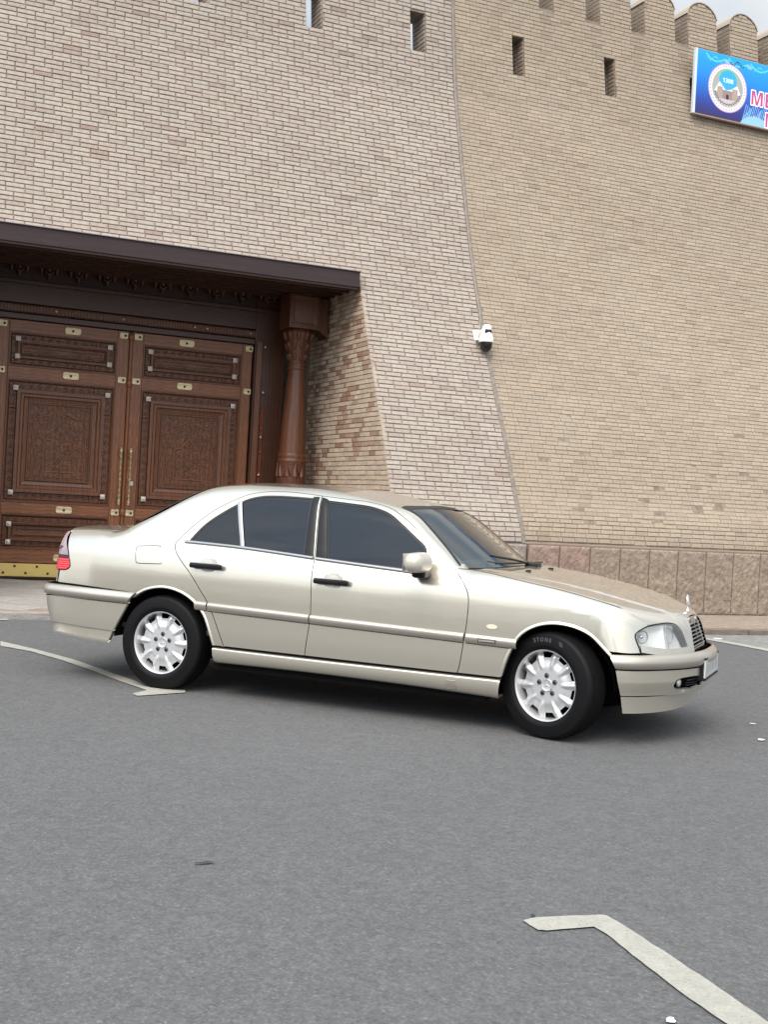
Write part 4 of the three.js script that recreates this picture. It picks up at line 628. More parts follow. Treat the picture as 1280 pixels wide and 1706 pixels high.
// charts
const onF = (F, o, d, far) => { const p = rootOn(F, o, d, far); return { p, n: F_N(F, ...p) }; };
const R0 = 0.8, SY = 0.72;
const secChart = (u, v) => { const t = v / R0; return onF(carF, [u, SY, 0], [0, Math.sin(t), Math.cos(t)], 1.25); };
const sec = ([x, y, z]) => { if (z === undefined) z = rootOn(carF, [x, y, 0], [0, 0, 1], 1.1)[2]; return [x, Math.atan2(y - SY, z) * R0]; };
const S = (l) => l.map(sec);
const CR = 0.6, cornerChart = (ax, az, dir, F = bodyF) => (u, v) => { const t = u / CR; return onF(F, [ax, v, az], [dir * Math.cos(t), 0, Math.sin(t)], 1.4); };
const corner = (ax, az, dir) => ([x, y, z]) => [Math.atan2(z - az, dir * (x - ax)) * CR, y];
const rollChart = (ax, ay, dir, R = 0.4) => (u, v) => { const t = v / R; return onF(bodyF, [ax, ay, u], [dir * Math.cos(t), Math.sin(t), 0], 1.2); };
const roll = (ax, ay, dir, R = 0.4) => ([x, y, z]) => [z, Math.atan2(y - ay, dir * (x - ax)) * R];
const windChart = (dir, F, x0 = -0.4) => (u, v) => onF(F, [x0, v, u], [dir, 0, 0], 2.2);
const sideChart = (F = carF) => (u, v) => onF(F, [u, v, 0], [0, 0, 1], 1.2);
// a strip between two (x, y) lines on the body side, with a section profile standing off the surface
function ribbonGeo(top, bot, profile, chart, n = 60) {
  const T = catmull(top, 0.03), pick = (l, t) => { const L = []; let s = 0; l.forEach((p, i) => { if (i) s += Math.hypot(p[0] - l[i - 1][0], p[1] - l[i - 1][1]); L.push(s); }); const w = t * s; let i = 1; while (i < l.length - 1 && L[i] < w) i++; const f = clamp((w - L[i - 1]) / ((L[i] - L[i - 1]) || 1)); return [lerp(l[i - 1][0], l[i][0], f), lerp(l[i - 1][1], l[i][1], f)]; };
  const B = catmull(bot, 0.03), pos = [], idx = [], uv = [], M = profile.length;
  for (let i = 0; i <= n; i++) { const a = pick(T, i / n), b = pick(B, i / n); for (let j = 0; j < M; j++) { const [t, o] = profile[j], u = lerp(a[0], b[0], t), v = lerp(a[1], b[1], t), { p, n: m } = chart(u, v); pos.push(...p.map((x, q) => x + m[q] * o)); uv.push(u, v); } }
  for (let i = 0; i < n; i++) for (let j = 0; j < M - 1; j++) { const a = i * M + j, b = a + M; idx.push(a, a + 1, b, b, a + 1, b + 1); }
  const g = new THREE.BufferGeometry(); g.setAttribute('position', new THREE.BufferAttribute(new Float32Array(pos), 3)); g.setAttribute('uv', new THREE.BufferAttribute(new Float32Array(uv), 2)); g.setIndex(idx); g.computeVertexNormals();
  const c0 = chart(...pick(T, 0.5)); const i0 = (Math.floor(n / 2) * M + (M >> 1)) * 3, nn = g.attributes.normal; if (nn.array[i0] * c0.n[0] + nn.array[i0 + 1] * c0.n[1] + nn.array[i0 + 2] * c0.n[2] < 0) { for (let i = 0; i < idx.length; i += 3) { const t = idx[i]; idx[i] = idx[i + 1]; idx[i + 1] = t; } g.setIndex(idx); g.computeVertexNormals(); }
  return g;
}

// ================= the saloon car =================
const car = thing('saloon_car', 'champagne metallic four-door saloon parked on the grey asphalt before the wall', 'car', [3.521, 0, -7.595], -Math.atan2(0.735, 0.678));
const flake = noiseTex(256, 256, (() => { const a = tileNoise(256, 71); return (u, v) => { const k = 238 + 17 * (a(u, v) - 0.5); return [k, k, k]; }; })());
const paint = new THREE.MeshPhysicalMaterial({ color: lin(0.615, 0.575, 0.485), metalness: 0.76, roughness: 0.26, clearcoat: 1, clearcoatRoughness: 0.03, side: THREE.DoubleSide });
const paintTrim = new THREE.MeshPhysicalMaterial({ color: lin(0.46, 0.42, 0.36), metalness: 0.75, roughness: 0.36, clearcoat: 0.8, clearcoatRoughness: 0.1, side: THREE.DoubleSide });
const rubber = std([0.012, 0.012, 0.013], 0.55), blackPlastic = new THREE.MeshPhysicalMaterial({ color: lin(0.010, 0.010, 0.012), roughness: 0.35, specularIntensity: 0.45, side: THREE.DoubleSide }), dark = new THREE.MeshPhysicalMaterial({ color: lin(0.006, 0.006, 0.006), roughness: 0.95, specularIntensity: 0.15, side: THREE.DoubleSide }), chrome = std([0.75, 0.75, 0.76], 0.12, 1), satin = std([0.33, 0.33, 0.33], 0.42, 0.85);
const tint = new THREE.MeshPhysicalMaterial({ color: lin(0.012, 0.016, 0.028), roughness: 0.02, metalness: 0, transmission: 0.85, thickness: 0, ior: 1.46, specularColor: lin(0.55, 0.70, 0.95), side: THREE.DoubleSide });
const screenGlass = new THREE.MeshPhysicalMaterial({ color: lin(0.42, 0.50, 0.52), roughness: 0.02, transmission: 0.95, thickness: 0, ior: 1.85, specularColor: lin(0.66, 0.86, 1.0), side: THREE.DoubleSide });
// --- outlines read from the car itself, metres: x forward from mid-wheelbase, y up ---
const shutFront = [[0.779, 0.333], [0.792, 0.374], [0.816, 0.558], [0.824, 0.637], [0.8255, 0.766], [0.815, 0.817], [0.778, 0.878], [0.703, 0.950]];
const aPillarLine = [[0.703, 0.950], [0.586, 1.040], [0.433, 1.158], [0.286, 1.252], [0.174, 1.302], [0.043, 1.330], [-0.123, 1.343], [-0.320, 1.356]];
const bLine = [[-0.320, 1.356], [-0.248, 0.952], [-0.236, 0.816], [-0.221, 0.60], [-0.225, 0.545], [-0.250, 0.336]];
const rearTop = [[-0.320, 1.356], [-0.646, 1.372], [-0.826, 1.350], [-0.936, 1.306], [-1.076, 1.227], [-1.208, 1.112], [-1.284, 1.027], [-1.306, 0.982], [-1.282, 0.933], [-1.222, 0.872], [-1.137, 0.793], [-1.042, 0.685], [-0.976, 0.605], [-0.910, 0.483], [-0.845, 0.338]];
const archF = [[1.692, 0.523], [1.643, 0.570], [1.576, 0.628], [1.481, 0.666], [1.361, 0.677], [1.254, 0.654], [1.163, 0.593], [1.101, 0.479], [1.058, 0.341]];
const archR = [[-1.60, 0.575], [-1.572, 0.601], [-1.488, 0.652], [-1.349, 0.683], [-1.211, 0.665], [-1.104, 0.616], [-1.013, 0.531], [-0.94, 0.366], [-0.93, 0.338]];
const winF = path([[-0.265, 1.328], [-0.107, 1.318], [0.062, 1.302], [0.196, 1.265], [0.305, 1.202], [0.411, 1.129], [0.480, 1.080], [0.502, 1.045], [0.497, 0.985], [0.470, 0.922]], [[0.470, 0.920], [-0.161, 0.953]]);
const winR = path([[-0.320, 0.960], [-0.371, 1.339]], [[-0.38, 1.341], [-0.624, 1.345], [-0.76, 1.336], [-0.85, 1.312], [-0.915, 1.276], [-1.059, 1.180], [-1.138, 1.110], [-1.218, 1.004]]);
const chartS = secChart;
function panel(name, outline, parent, opts = {}, label, mat = paint) { const g = panelGeo(outline, opts.chart || chartS, opts); part(name, g, mat, parent, label && label[0]); if (!opts.single) part(name, mirrorGeo(g), mat, parent, label && label[1]); return g; }
// doors
{
  const fOut = path(S(shutFront), S(aPillarLine), S(bLine)), rOut = path(S([...bLine].reverse()), S(rearTop));
  const mk = (nm, out, hole, hx, hy) => {
    const hg = S(hole.map((p) => p)), g = panelGeo(out, chartS, { holes: [hg] });
    // window: glass set in, black seal around it, bright waist strip
    const gl = panelGeo(inset(hg, 0.004), chartS, { off: -0.007, gap: 0, skirt: 0.004 }), seal = panelGeo(inset(hg, -0.004), chartS, { off: -0.005, gap: 0, skirt: 0, holes: [inset(hg, 0.012)] });
    // handle: bar over a shallow oval cup
    const cupOut = Array.from({ length: 28 }, (_, i) => { const a = i / 28 * 6.283; return sec([hx + 0.065 * Math.sign(Math.cos(a)) * Math.abs(Math.cos(a)) ** 0.7, hy + 0.004 + 0.046 * Math.sign(Math.sin(a)) * Math.abs(Math.sin(a)) ** 0.8]); });
    for (const s of [1, -1]) {
      const f = (q) => s > 0 ? q : mirrorGeo(q);
      const d = part(nm, f(g), paint, car);
      part('window', f(gl), tint, d); part('window_seal', f(seal), rubber, d);
      part('handle_cup', f(panelGeo(cupOut, chartS, { off: (u, v) => { const c = sec([hx, hy + 0.004]); const e = Math.min(1, Math.hypot((u - c[0]) / 0.065, (v - c[1]) / 0.046)); return 0.0015 + 0.003 * e ** 6; }, gap: 0, skirt: 0, du: 0.012, dv: 0.01 })), paintTrim, d);
      const z = rootOn(carF, [hx, hy, 0], [0, 0, 1], 1.1)[2];
      part('handle', merge([rbox(0.245, 0.034, 0.028, 0.013).translate(hx, hy - 0.004, s * (z + 0.030)), rbox(0.03, 0.026, 0.04, 0.008).translate(hx - 0.095, hy - 0.004, s * (z + 0.01)), rbox(0.03, 0.026, 0.04, 0.008).translate(hx + 0.095, hy - 0.004, s * (z + 0.01))]), blackPlastic, d);
      part('handle_trim', rbox(0.22, 0.008, 0.012, 0.004).translate(hx - 0.004, hy + 0.014, s * (z + 0.037)), satin, d);
    }
  };
  mk('front_door', fOut, winF, -0.086, 0.822); mk('rear_door', rOut, winR, -1.010, 0.857);
  // black pillar covers, quarter-light bar, waist strips
  const strip = (nm, top, bot, prof, mat, n = 40) => { const g = ribbonGeo(top, bot, prof, sideChart()); part(nm, g, mat, car); part(nm, mirrorGeo(g), mat, car); };
  const flat = [[0, 0], [0, 0.004], [0.5, 0.005], [1, 0.004], [1, 0]];
  strip('pillar_cover', [[-0.262, 1.334], [-0.158, 0.957]], [[-0.310, 1.345], [-0.240, 0.96]], flat, blackPlastic);
  strip('pillar_cover', [[-0.330, 1.346], [-0.256, 0.963]], [[-0.374, 1.345], [-0.323, 0.964]], flat, blackPlastic);
  strip('quarter_bar', [[-0.895, 1.300], [-0.775, 0.992]], [[-0.925, 1.283], [-0.806, 0.994]], [[0, 0], [0.1, 0.004], [0.9, 0.004], [1, 0]], satin);
  const wst = [[0, 0], [0.1, 0.008], [0.5, 0.012], [0.9, 0.008], [1, 0]];
  strip('waist_strip', [[-1.235, 1.010], [-0.80, 0.998], [-0.258, 0.966]], [[-1.235, 0.990], [-0.80, 0.978], [-0.256, 0.944]], wst, satin);
  strip('waist_strip', [[-0.240, 0.964], [0.12, 0.944], [0.475, 0.926]], [[-0.238, 0.942], [0.12, 0.922], [0.475, 0.902]], wst, satin);
  // rubbing strips in four lengths
  const rub = [[0, 0], [0.02, 0.008], [0.12, 0.0155], [0.3, 0.019], [0.55, 0.0185], [0.75, 0.015], [0.9, 0.010], [0.98, 0.007], [1, 0]];
  const ty = (x) => 0.5765 + (0.811 - x) * 0.0215, by = (x) => ty(x) - 0.055;
  const rs = (a, b) => { strip('rubbing_strip', [[a, ty(a)], [(a + b) / 2, ty((a + b) / 2)], [b, ty(b)]], [[a, by(a)], [(a + b) / 2, by((a + b) / 2)], [b, by(b)]], rub, paintTrim); strip('moulding_line', [[a, by(a) + 0.004], [b, by(b) + 0.004]], [[a, by(a) - 0.004], [b, by(b) - 0.004]], [[0, 0.002], [0.5, 0.006], [1, 0.001]], rubber); };
  rs(1.142, 0.828); rs(0.812, -0.219); rs(-0.229, -0.975); rs(-0.985, -1.075);
  // sills
  strip('sill', [[1.052, 0.322], [0.785, 0.321], [-0.25, 0.321], [-0.93, 0.325]], [[1.036, 0.198], [0.568, 0.213], [-0.25, 0.222], [-0.914, 0.216]], [[0, -0.03], [0.02, 0.004], [0.1, 0.012], [0.45, 0.018], [0.75, 0.012], [0.93, 0.0], [1, -0.03], [1.02, -0.09]], paint);
  strip('jacking_cover', [[0.775, 0.292], [0.715, 0.292]], [[0.775, 0.235], [0.715, 0.235]], [[0, 0.010], [0.06, 0.018], [0.94, 0.019], [1, 0.010]], paintTrim);
}
// weather seals seen in the gaps between the panels
{
  const seal = (line, w = 0.013) => { const pos = [], idx = [], L = catmull(S(line), 0.02); for (let i = 0; i < L.length; i++) { const a = L[Math.max(0, i - 1)], b = L[Math.min(L.length - 1, i + 1)], l = Math.hypot(b[0] - a[0], b[1] - a[1]) || 1, nx = -(b[1] - a[1]) / l, ny = (b[0] - a[0]) / l; for (const s of [-1, 1]) { const { p, n } = chartS(L[i][0] + s * w * nx, L[i][1] + s * w * ny); pos.push(...p.map((x, q) => x - n[q] * 0.012)); } if (i) { const k = i * 2; idx.push(k - 2, k - 1, k, k, k - 1, k + 1); } }
    const g = new THREE.BufferGeometry(); g.setAttribute('position', new THREE.BufferAttribute(new Float32Array(pos), 3)); g.setIndex(idx); g.setAttribute('uv', new THREE.BufferAttribute(new Float32Array(pos.length / 3 * 2), 2)); g.computeVertexNormals(); return g; };
  const sideLines = [shutFront, aPillarLine, bLine, rearTop, [[-0.93, 0.334], [-0.25, 0.330], [0.785, 0.328], [1.05, 0.328]]];
  part('weather_seal', both(merge(sideLines.map((l) => seal(l))).setIndex([...Array(sideLines.reduce((s, l) => s + (catmull(S(l), 0.02).length - 1) * 6, 0)).keys()])), dark, car);
}
{ // rolled lips round the wheel arches
  for (const l of [[...archF], [...archR].slice(1)]) { const cx = l[0][0] > 0 ? 1.372 : -1.325; const outw = l.map(([x, y]) => { const dx = x - cx, dy = y - 0.31, d = Math.hypot(dx, dy); return [x + dx / d * 0.017, y + dy / d * 0.017]; });
    const g = ribbonGeo(outw, l.map(([x, y]) => { const dx = x - cx, dy = y - 0.31, d = Math.hypot(dx, dy); return [x - dx / d * 0.001, y - dy / d * 0.001]; }), [[0, 0], [0.25, 0.0015], [0.6, 0.0045], [0.9, 0.005], [1, 0.001], [1.0, -0.03]], sideChart(), 50); part('arch_lip', g, paint, car); part('arch_lip', mirrorGeo(g), paint, car); }
}
// bonnet line, headlamp and screen corners shared by neighbouring panels
const bonnetLine = [[0.80, 0.955, 0.715], [0.918, 0.942, 0.742], [1.101, 0.916, 0.764], [1.424, 0.866, 0.768], [1.673, 0.812, 0.752], [1.76, 0.785, 0.728], [1.82, 0.760, 0.69], [1.868, 0.706, 0.642]];
const lampTop = [[1.868, 0.702, 0.642], [1.909, 0.712, 0.565], [1.950, 0.714, 0.470], [1.985, 0.702, 0.400], [2.010, 0.672, 0.372], [2.037, 0.611, 0.347], [2.064, 0.545, 0.334]];
const lampRear = [[1.868, 0.702, 0.642], [1.845, 0.687, 0.686], [1.813, 0.655, 0.738], [1.818, 0.625, 0.740], [1.838, 0.578, 0.735], [1.848, 0.549, 0.735]];
{ // front wings
  const out = path(S(shutFront), S([[0.703, 0.950], [0.74, 0.954, 0.745], [0.80, 0.955, 0.715]]), S(bonnetLine), S(lampRear), S([[1.848, 0.547, 0.735], [1.737, 0.547, 0.821], [1.69, 0.549]]), S([[1.672, 0.549], ...archF.slice(1)]), S([[1.057, 0.334], [0.784, 0.334]]));
  panel('front_wing', out, car, { skirt: 0.03 });
  const g = panelGeo(Array.from({ length: 20 }, (_, i) => { const a = i / 20 * 6.283; return sec([0.985 + 0.035 * Math.cos(a), 0.632 + 0.014 * Math.sin(a)]); }), chartS, { off: (u, v) => 0.004, gap: 0, skirt: 0.005, du: 0.01, dv: 0.01 });
  const mk = std([0.62, 0.55, 0.44], 0.2); part('side_repeater', g, mk, car); part('side_repeater', mirrorGeo(g), mk, car);
  const badge = canvasTex(256, 64, (c, w, h) => { c.fillStyle = '#3a3935'; c.fillRect(0, 0, w, h); c.fillStyle = '#d8d6cc'; c.font = 'bold 40px serif'; c.textAlign = 'center'; c.fillText('ELEGANCE', w / 2, 46); });
  const zb = rootOn(carF, [0.963, 0.544, 0], [0, 0, 1], 1.1)[2];
  part('badge', merge([new THREE.PlaneGeometry(0.115, 0.021).translate(0.963, 0.546, zb + 0.0215)]), std(0xffffff, 0.4, 0, { map: badge }), car);
}
{ // body shell: roof, pillars and rear quarters, both sides
  const T = Math.PI / 2 * R0;
  const screenSide = [[0.775, 0.962, 0.728], [0.66, 1.045, 0.672], [0.54, 1.133, 0.625], [0.42, 1.222, 0.583], [0.318, 1.300, 0.548]];
  const backSide = [[-1.225, 1.362, 0.47], [-1.27, 1.330, 0.545], [-1.37, 1.262, 0.590], [-1.53, 1.165, 0.632], [-1.70, 1.085, 0.655], [-1.745, 1.062, 0.655]];
  const out = path(
    S([[-2.27, 0.653, 0.755], [-2.05, 0.649], [-1.80, 0.641], [-1.612, 0.634]]), S([[-1.595, 0.62], [-1.545, 0.628], ...archR.slice(2)]), S([[-0.93, 0.336], [-0.845, 0.337]]), S([...rearTop].reverse()), S([...aPillarLine].reverse()),
    S([[0.703, 0.950], [0.74, 0.956, 0.745], [0.775, 0.962, 0.728]]), S(screenSide), [...S([[0.305, 1.312, 0.50], [0.312, 1.322, 0.3]]), [0.326, T]], [[-1.262, T], ...S([[-1.25, 1.385, 0.25]]), ...S(backSide)],
    S([[-1.745, 1.062, 0.655], [-2.0, 1.050, 0.660], [-2.20, 1.028, 0.655], [-2.262, 1.012, 0.650]]), S([[-2.256, 0.995, 0.668], [-2.212, 0.90, 0.742], [-2.180, 0.82, 0.778], [-2.166, 0.765, 0.79], [-2.19, 0.745, 0.775], [-2.26, 0.738, 0.745]]));
  const flapOut = (() => { const q = [[-1.613, 0.947], [-1.416, 0.962], [-1.368, 0.842], [-1.583, 0.832]], o = []; for (let i = 0; i < 4; i++) { const a = q[i], b = q[(i + 1) % 4], p = q[(i + 3) % 4]; const m = (s, t, k) => [s[0] + (t[0] - s[0]) * k, s[1] + (t[1] - s[1]) * k]; const c0 = m(a, p, 0.18), c1 = m(a, b, 0.12); for (let k = 0; k <= 6; k++) { const t = k / 6; o.push([0, 1].map((d) => (1 - t) ** 2 * c0[d] + 2 * t * (1 - t) * a[d] + t * t * c1[d])); } } return S(o); })();
  const mid = (p) => Math.abs(p[1] - T) < 1e-6, gR = panelGeo(out, chartS, { holes: [flapOut], skirt: 0.02, keep: mid }), gL = panelGeo(out, chartS, { skirt: 0.02, keep: mid });
  part('body_shell', merge([gR, mirrorGeo(gL)]), paint, car);
  part('fuel_flap', panelGeo(flapOut, chartS, { off: 0.0005 }), paint, car);
  part('fuel_flap_seal', panelGeo(inset(flapOut, -0.02), chartS, { off: -0.010, gap: 0, skirt: 0 }), dark, car);
  // rear panel between and below the lamps
  const rc = cornerChart(-1.7, 0, -1), r2 = corner(-1.7, 0, -1);
  const cpt = (l) => l.map(r2);
  const lampO = path(cpt([[-2.262, 1.008, 0.650], [-2.33, 1.0, 0.52], [-2.36, 0.995, 0.40]]), cpt([[-2.36, 0.985, 0.38], [-2.38, 0.75, 0.38]]), cpt([[-2.38, 0.745, 0.40], [-2.30, 0.742, 0.68], [-2.19, 0.747, 0.772], [-2.168, 0.765, 0.787], [-2.180, 0.82, 0.776], [-2.212, 0.90, 0.740], [-2.256, 0.995, 0.665]]));
  const back = path([[0, 0.66], r2([-2.27, 0.655, 0.757])], [r2([-2.262, 0.737, 0.745]), r2([-2.38, 0.742, 0.38])], [r2([-2.36, 1.0, 0.38]), [0, 1.0]]);
  part('tail_panel', both(panelGeo(back, rc, { gap: 0.001, keep: (p) => p[0] < 1e-6 })), paint, car);
  const lens = panelGeo(lampO, rc, { off: 0.006, gap: 0.002, skirt: 0.02, du: 0.02, dv: 0.012 });
  // split the lens at y = .83 into smoky upper and red lower parts with ribs
  const cut = (lo, hi, off) => { let p = lampO; p = clip(clip(p, 1, lo, true), 1, hi, false); return panelGeo(p, rc, { off, gap: 0.001, skirt: 0.02, du: 0.02, dv: 0.006 }); };
  const smoky = new THREE.MeshPhysicalMaterial({ color: lin(0.27, 0.20, 0.225), roughness: 0.12, clearcoat: 1, clearcoatRoughness: 0.02, side: THREE.DoubleSide }), red = new THREE.MeshPhysicalMaterial({ color: lin(0.58, 0.012, 0.022), roughness: 0.15, clearcoat: 1, clearcoatRoughness: 0.02, side: THREE.DoubleSide }), smoke2 = std([0.03, 0.02, 0.024], 0.25);
  const rib = (u, v) => 0.006 + 0.0012 * Math.sin(v * 420);
  for (const s of [1, -1]) { const f = (g) => s > 0 ? g : mirrorGeo(g); const tl = part('tail_lamp', f(cut(0.846, 1.02, 0.006)), smoky, car); part('red_lens', f(cut(0.70, 0.826, rib)), red, tl); part('dark_band', f(cut(0.827, 0.845, 0.004)), smoke2, tl); part('dark_band', f(panelGeo(path([r2([-2.31, 0.912, 0.62]), r2([-2.235, 0.905, 0.715])], [r2([-2.26, 0.885, 0.71]), r2([-2.31, 0.885, 0.62])]), rc, { off: 0.0075, gap: 0, skirt: 0.002 })), smoke2, tl); }
  // boot lid
  const lid = path([[-1.955, T], ...S([[-1.925, 1.072, 0.3], [-1.82, 1.067, 0.55], [-1.752, 1.062, 0.645]])], S([[-1.752, 1.060, 0.649], [-2.0, 1.049, 0.654], [-2.20, 1.027, 0.649], [-2.285, 1.010, 0.62]]), [...S([[-2.33, 1.03, 0.45], [-2.36, 1.04, 0.2]]), [-2.365, T]]);
  part('boot_lid', both(panelGeo(lid, chartS, { skirt: 0.02, keep: (p) => Math.abs(p[1] - T) < 1e-6 })), paint, car);
}
{ // bonnet: rear part in sections, nose rolled over the front
  const T = Math.PI / 2 * R0, ax = 1.70, ay = 0.50;
  const A = bonnetLine.filter((p) => p[0] < ax);
  const zEnd = 0.747, yEnd = 0.806;
  const rearOut = path([[0.862, T], ...S([[0.852, 0.955, 0.4], [0.80, 0.952, 0.700]])], S([...A, [ax, yEnd, zEnd]]), [sec([ax, yEnd, zEnd]), [ax, T]]);
  const g1 = panelGeo(rearOut, chartS, { skirt: 0.02, keep: (p) => Math.abs(p[1] - T) < 1e-6 || Math.abs(p[0] - ax) < 1e-6 });
  const rl = roll(ax, ay, 1), rc = rollChart(ax, ay, 1);
  const noseOut = path([[0, Math.PI / 2 * 0.4], [zEnd, Math.PI / 2 * 0.4]], [[1.70, yEnd, zEnd], ...bonnetLine.filter((p) => p[0] > ax)].map(rl), lampTop.map(rl), [[2.066, 0.528, 0.334], [2.082, 0.525, 0.262]].map(rl), [[2.082, 0.532, 0.250], [2.05, 0.640, 0.222], [2.032, 0.702, 0.203]].map(rl), [[2.020, 0.728, 0.180], [2.014, 0.735, 0.09]].map(rl), [rl([2.012, 0.738, 0])].concat([[0, Math.PI / 2 * 0.4 - 0.02]]));
  const g2 = panelGeo(noseOut, rc, { skirt: 0.016, du: 0.02, dv: 0.012, keep: (p) => p[0] < 1e-6 || p[1] > Math.PI / 2 * 0.4 - 1e-6 });
  part('bonnet', both(merge([g1.toNonIndexed(), g2.toNonIndexed()]).setIndex([...Array(g1.index.count + g2.index.count).keys()])), paint, car);
}
{ // windscreens
  const wc = windChart(1, ghF, -0.3), out = path([[0, 1.322], [0.3, 1.316], [0.50, 1.306], [0.543, 1.293]], [[0.58, 1.222], [0.622, 1.133], [0.669, 1.045], [0.722, 0.966]], [[0.70, 0.957], [0.4, 0.955], [0, 0.955]]);
  const half = panelGeo(out, wc, { off: 0.001, gap: 0.003, skirt: 0.006, keep: (p) => p[0] < 1e-6 });
  { const p = half.attributes.position, n = half.attributes.normal, v = new THREE.Vector3(); for (let i = 0; i < p.count; i++) { v.fromBufferAttribute(n, i); v.z += 0.5 * p.getZ(i); v.normalize(); n.setXYZ(i, v.x, v.y, v.z); } }   // the glass bows in plan
  part('windscreen', both(half), screenGlass, car);
  const edge = (pts, w, chart, o) => { const L = catmull(pts, 0.02), pos = [], idx = []; for (let i = 0; i < L.length; i++) { const a = L[Math.max(0, i - 1)], b = L[Math.min(L.length - 1, i + 1)], l = Math.hypot(b[0] - a[0], b[1] - a[1]) || 1, nx = -(b[1] - a[1]) / l, ny = (b[0] - a[0]) / l; for (const s of [-1, 1]) { const { p, n } = chart(L[i][0] + s * w * nx, L[i][1] + s * w * ny); pos.push(...p.map((x, q) => x + n[q] * o)); } if (i) { const k = i * 2; idx.push(k - 2, k - 1, k, k, k - 1, k + 1); } } const g = new THREE.BufferGeometry(); g.setAttribute('position', new THREE.BufferAttribute(new Float32Array(pos), 3)); g.setIndex(idx); g.setAttribute('uv', new THREE.BufferAttribute(new Float32Array(pos.length / 3 * 2), 2)); g.computeVertexNormals(); return g; };
  const e1 = edge([[0, 1.322], [0.3, 1.316], [0.50, 1.306], [0.543, 1.293], [0.58, 1.222], [0.622, 1.133], [0.669, 1.045], [0.722, 0.966]], 0.009, wc, 0.0025);
  part('screen_seal', both(e1), rubber, car);
  const bc = windChart(-1, ghF, -0.8);
  const bo = path([[0, 1.392], [0.25, 1.383], [0.465, 1.360], [0.54, 1.328]], [[0.588, 1.262], [0.629, 1.165], [0.650, 1.085], [0.645, 1.066]], [[0.55, 1.067], [0.3, 1.072], [0, 1.072]]);
  part('rear_screen', both(panelGeo(bo, bc, { off: 0.001, gap: 0.003, skirt: 0.006, keep: (p) => p[0] < 1e-6 })), tint, car);
  part('screen_seal', both(edge([[0, 1.392], [0.25, 1.383], [0.465, 1.360], [0.54, 1.328], [0.588, 1.262], [0.629, 1.165], [0.650, 1.085]], 0.010, bc, 0.003)), rubber, car);
  part('cowl', both(panelGeo(path([[0, 0.93], [0.76, 0.93]], [[0.74, 0.962], [0.70, 0.962], [0, 0.962]]), windChart(1, ghF, -0.3), { off: -0.02, gap: 0, skirt: 0 })), blackPlastic, car);
  // wiper and washer jets
  part('wiper', merge([new THREE.TubeGeometry(new THREE.CatmullRomCurve3([new THREE.Vector3(0.88, 0.968, -0.30), new THREE.Vector3(0.83, 1.0, -0.05), new THREE.Vector3(0.775, 1.03, 0.30)]), 20, 0.007, 6), new THREE.TubeGeometry(new THREE.CatmullRomCurve3([new THREE.Vector3(0.86, 0.975, -0.62), new THREE.Vector3(0.85, 0.98, -0.1), new THREE.Vector3(0.825, 0.985, 0.35)]), 20, 0.006, 6), rbox(0.09, 0.03, 0.12, 0.012).translate(0.885, 0.966, -0.30)]), blackPlastic, car);
  for (const s of [-0.27, 0.27]) part('washer_jet', rbox(0.035, 0.012, 0.022, 0.005).translate(1.02, topY(1.02, 0.27) + 0.004, s), blackPlastic, car);
}
{ // headlamps
  const hc = cornerChart(1.55, 0.25, 1), h2 = corner(1.55, 0.25, 1);
  const out = path(lampTop.map(h2), [[2.066, 0.528, 0.334], [1.968, 0.522, 0.569], [1.850, 0.547, 0.735]].map(h2), [...lampRear].reverse().map(h2));
  const lensM = new THREE.MeshPhysicalMaterial({ color: lin(0.86, 0.87, 0.86), roughness: 0.08, transmission: 0.92, thickness: 0, ior: 1.5, clearcoat: 1, side: THREE.DoubleSide });
  const refl = std([0.84, 0.84, 0.83], 0.42, 0.2), amber = std([0.60, 0.56, 0.50], 0.25, 0.3);
  const lens = panelGeo(inset(out, 0.006), hc, { off: (u, v) => 0.004 + 0.0011 * Math.sin(u * 190), gap: 0.001, skirt: 0.006, du: 0.01, dv: 0.012 });
  const bed = panelGeo(inset(out, 0.002), hc, { off: (u, v) => -0.010 - 0.045 * sstep(0, 0.05, Math.min(v - 0.53, 0.72 - v)) * (0.2 + 0.8 * Math.abs(Math.sin((u - 0.36) * 9.5))), gap: 0, skirt: 0, du: 0.012, dv: 0.012 });
  const seal = panelGeo(inset(out, -0.004), hc, { off: -0.002, gap: 0, skirt: 0.01, holes: [inset(out, 0.008)], du: 0.02, dv: 0.02 });
  const chin = panelGeo(path([[2.062, 0.574, 0.338], [1.968, 0.569, 0.569], [1.842, 0.594, 0.735]].map(h2), [[1.850, 0.550, 0.733], [1.968, 0.525, 0.567], [2.066, 0.530, 0.336]].map(h2)), hc, { off: 0.007, gap: 0.001, skirt: 0.006, du: 0.02, dv: 0.01 });
  for (const s of [1, -1]) { const f = (g) => s > 0 ? g : mirrorGeo(g); const h = part('headlamp', f(lens), lensM, car); part('reflector', f(bed), refl, h); part('lamp_seal', f(seal), rubber, h); part('lamp_trim', f(chin), paint, h);
    { const q = ribbonGeo([[0.335, 0.565], [0.345, 0.64], [0.335, 0.712]], [[0.349, 0.565], [0.359, 0.64], [0.349, 0.712]], [[0, -0.006], [0.5, -0.002], [1, -0.006]], hc, 20); part('lamp_divider', f(q), std([0.32, 0.32, 0.32], 0.4), h);
      for (const [x, y, z, r] of [[1.945, 0.634, 0.475, 0.05], [1.842, 0.634, 0.665, 0.036]]) { part('reflector_ring', new THREE.TorusGeometry(r, 0.004, 8, 28).rotateY(s > 0 ? 0.9 : 2.24).translate(x, y, s * z), satin, h); part('bulb', new THREE.SphereGeometry(0.014, 12, 10).translate(x - 0.01, y, s * (z - 0.005)), chrome, h); } } }
}
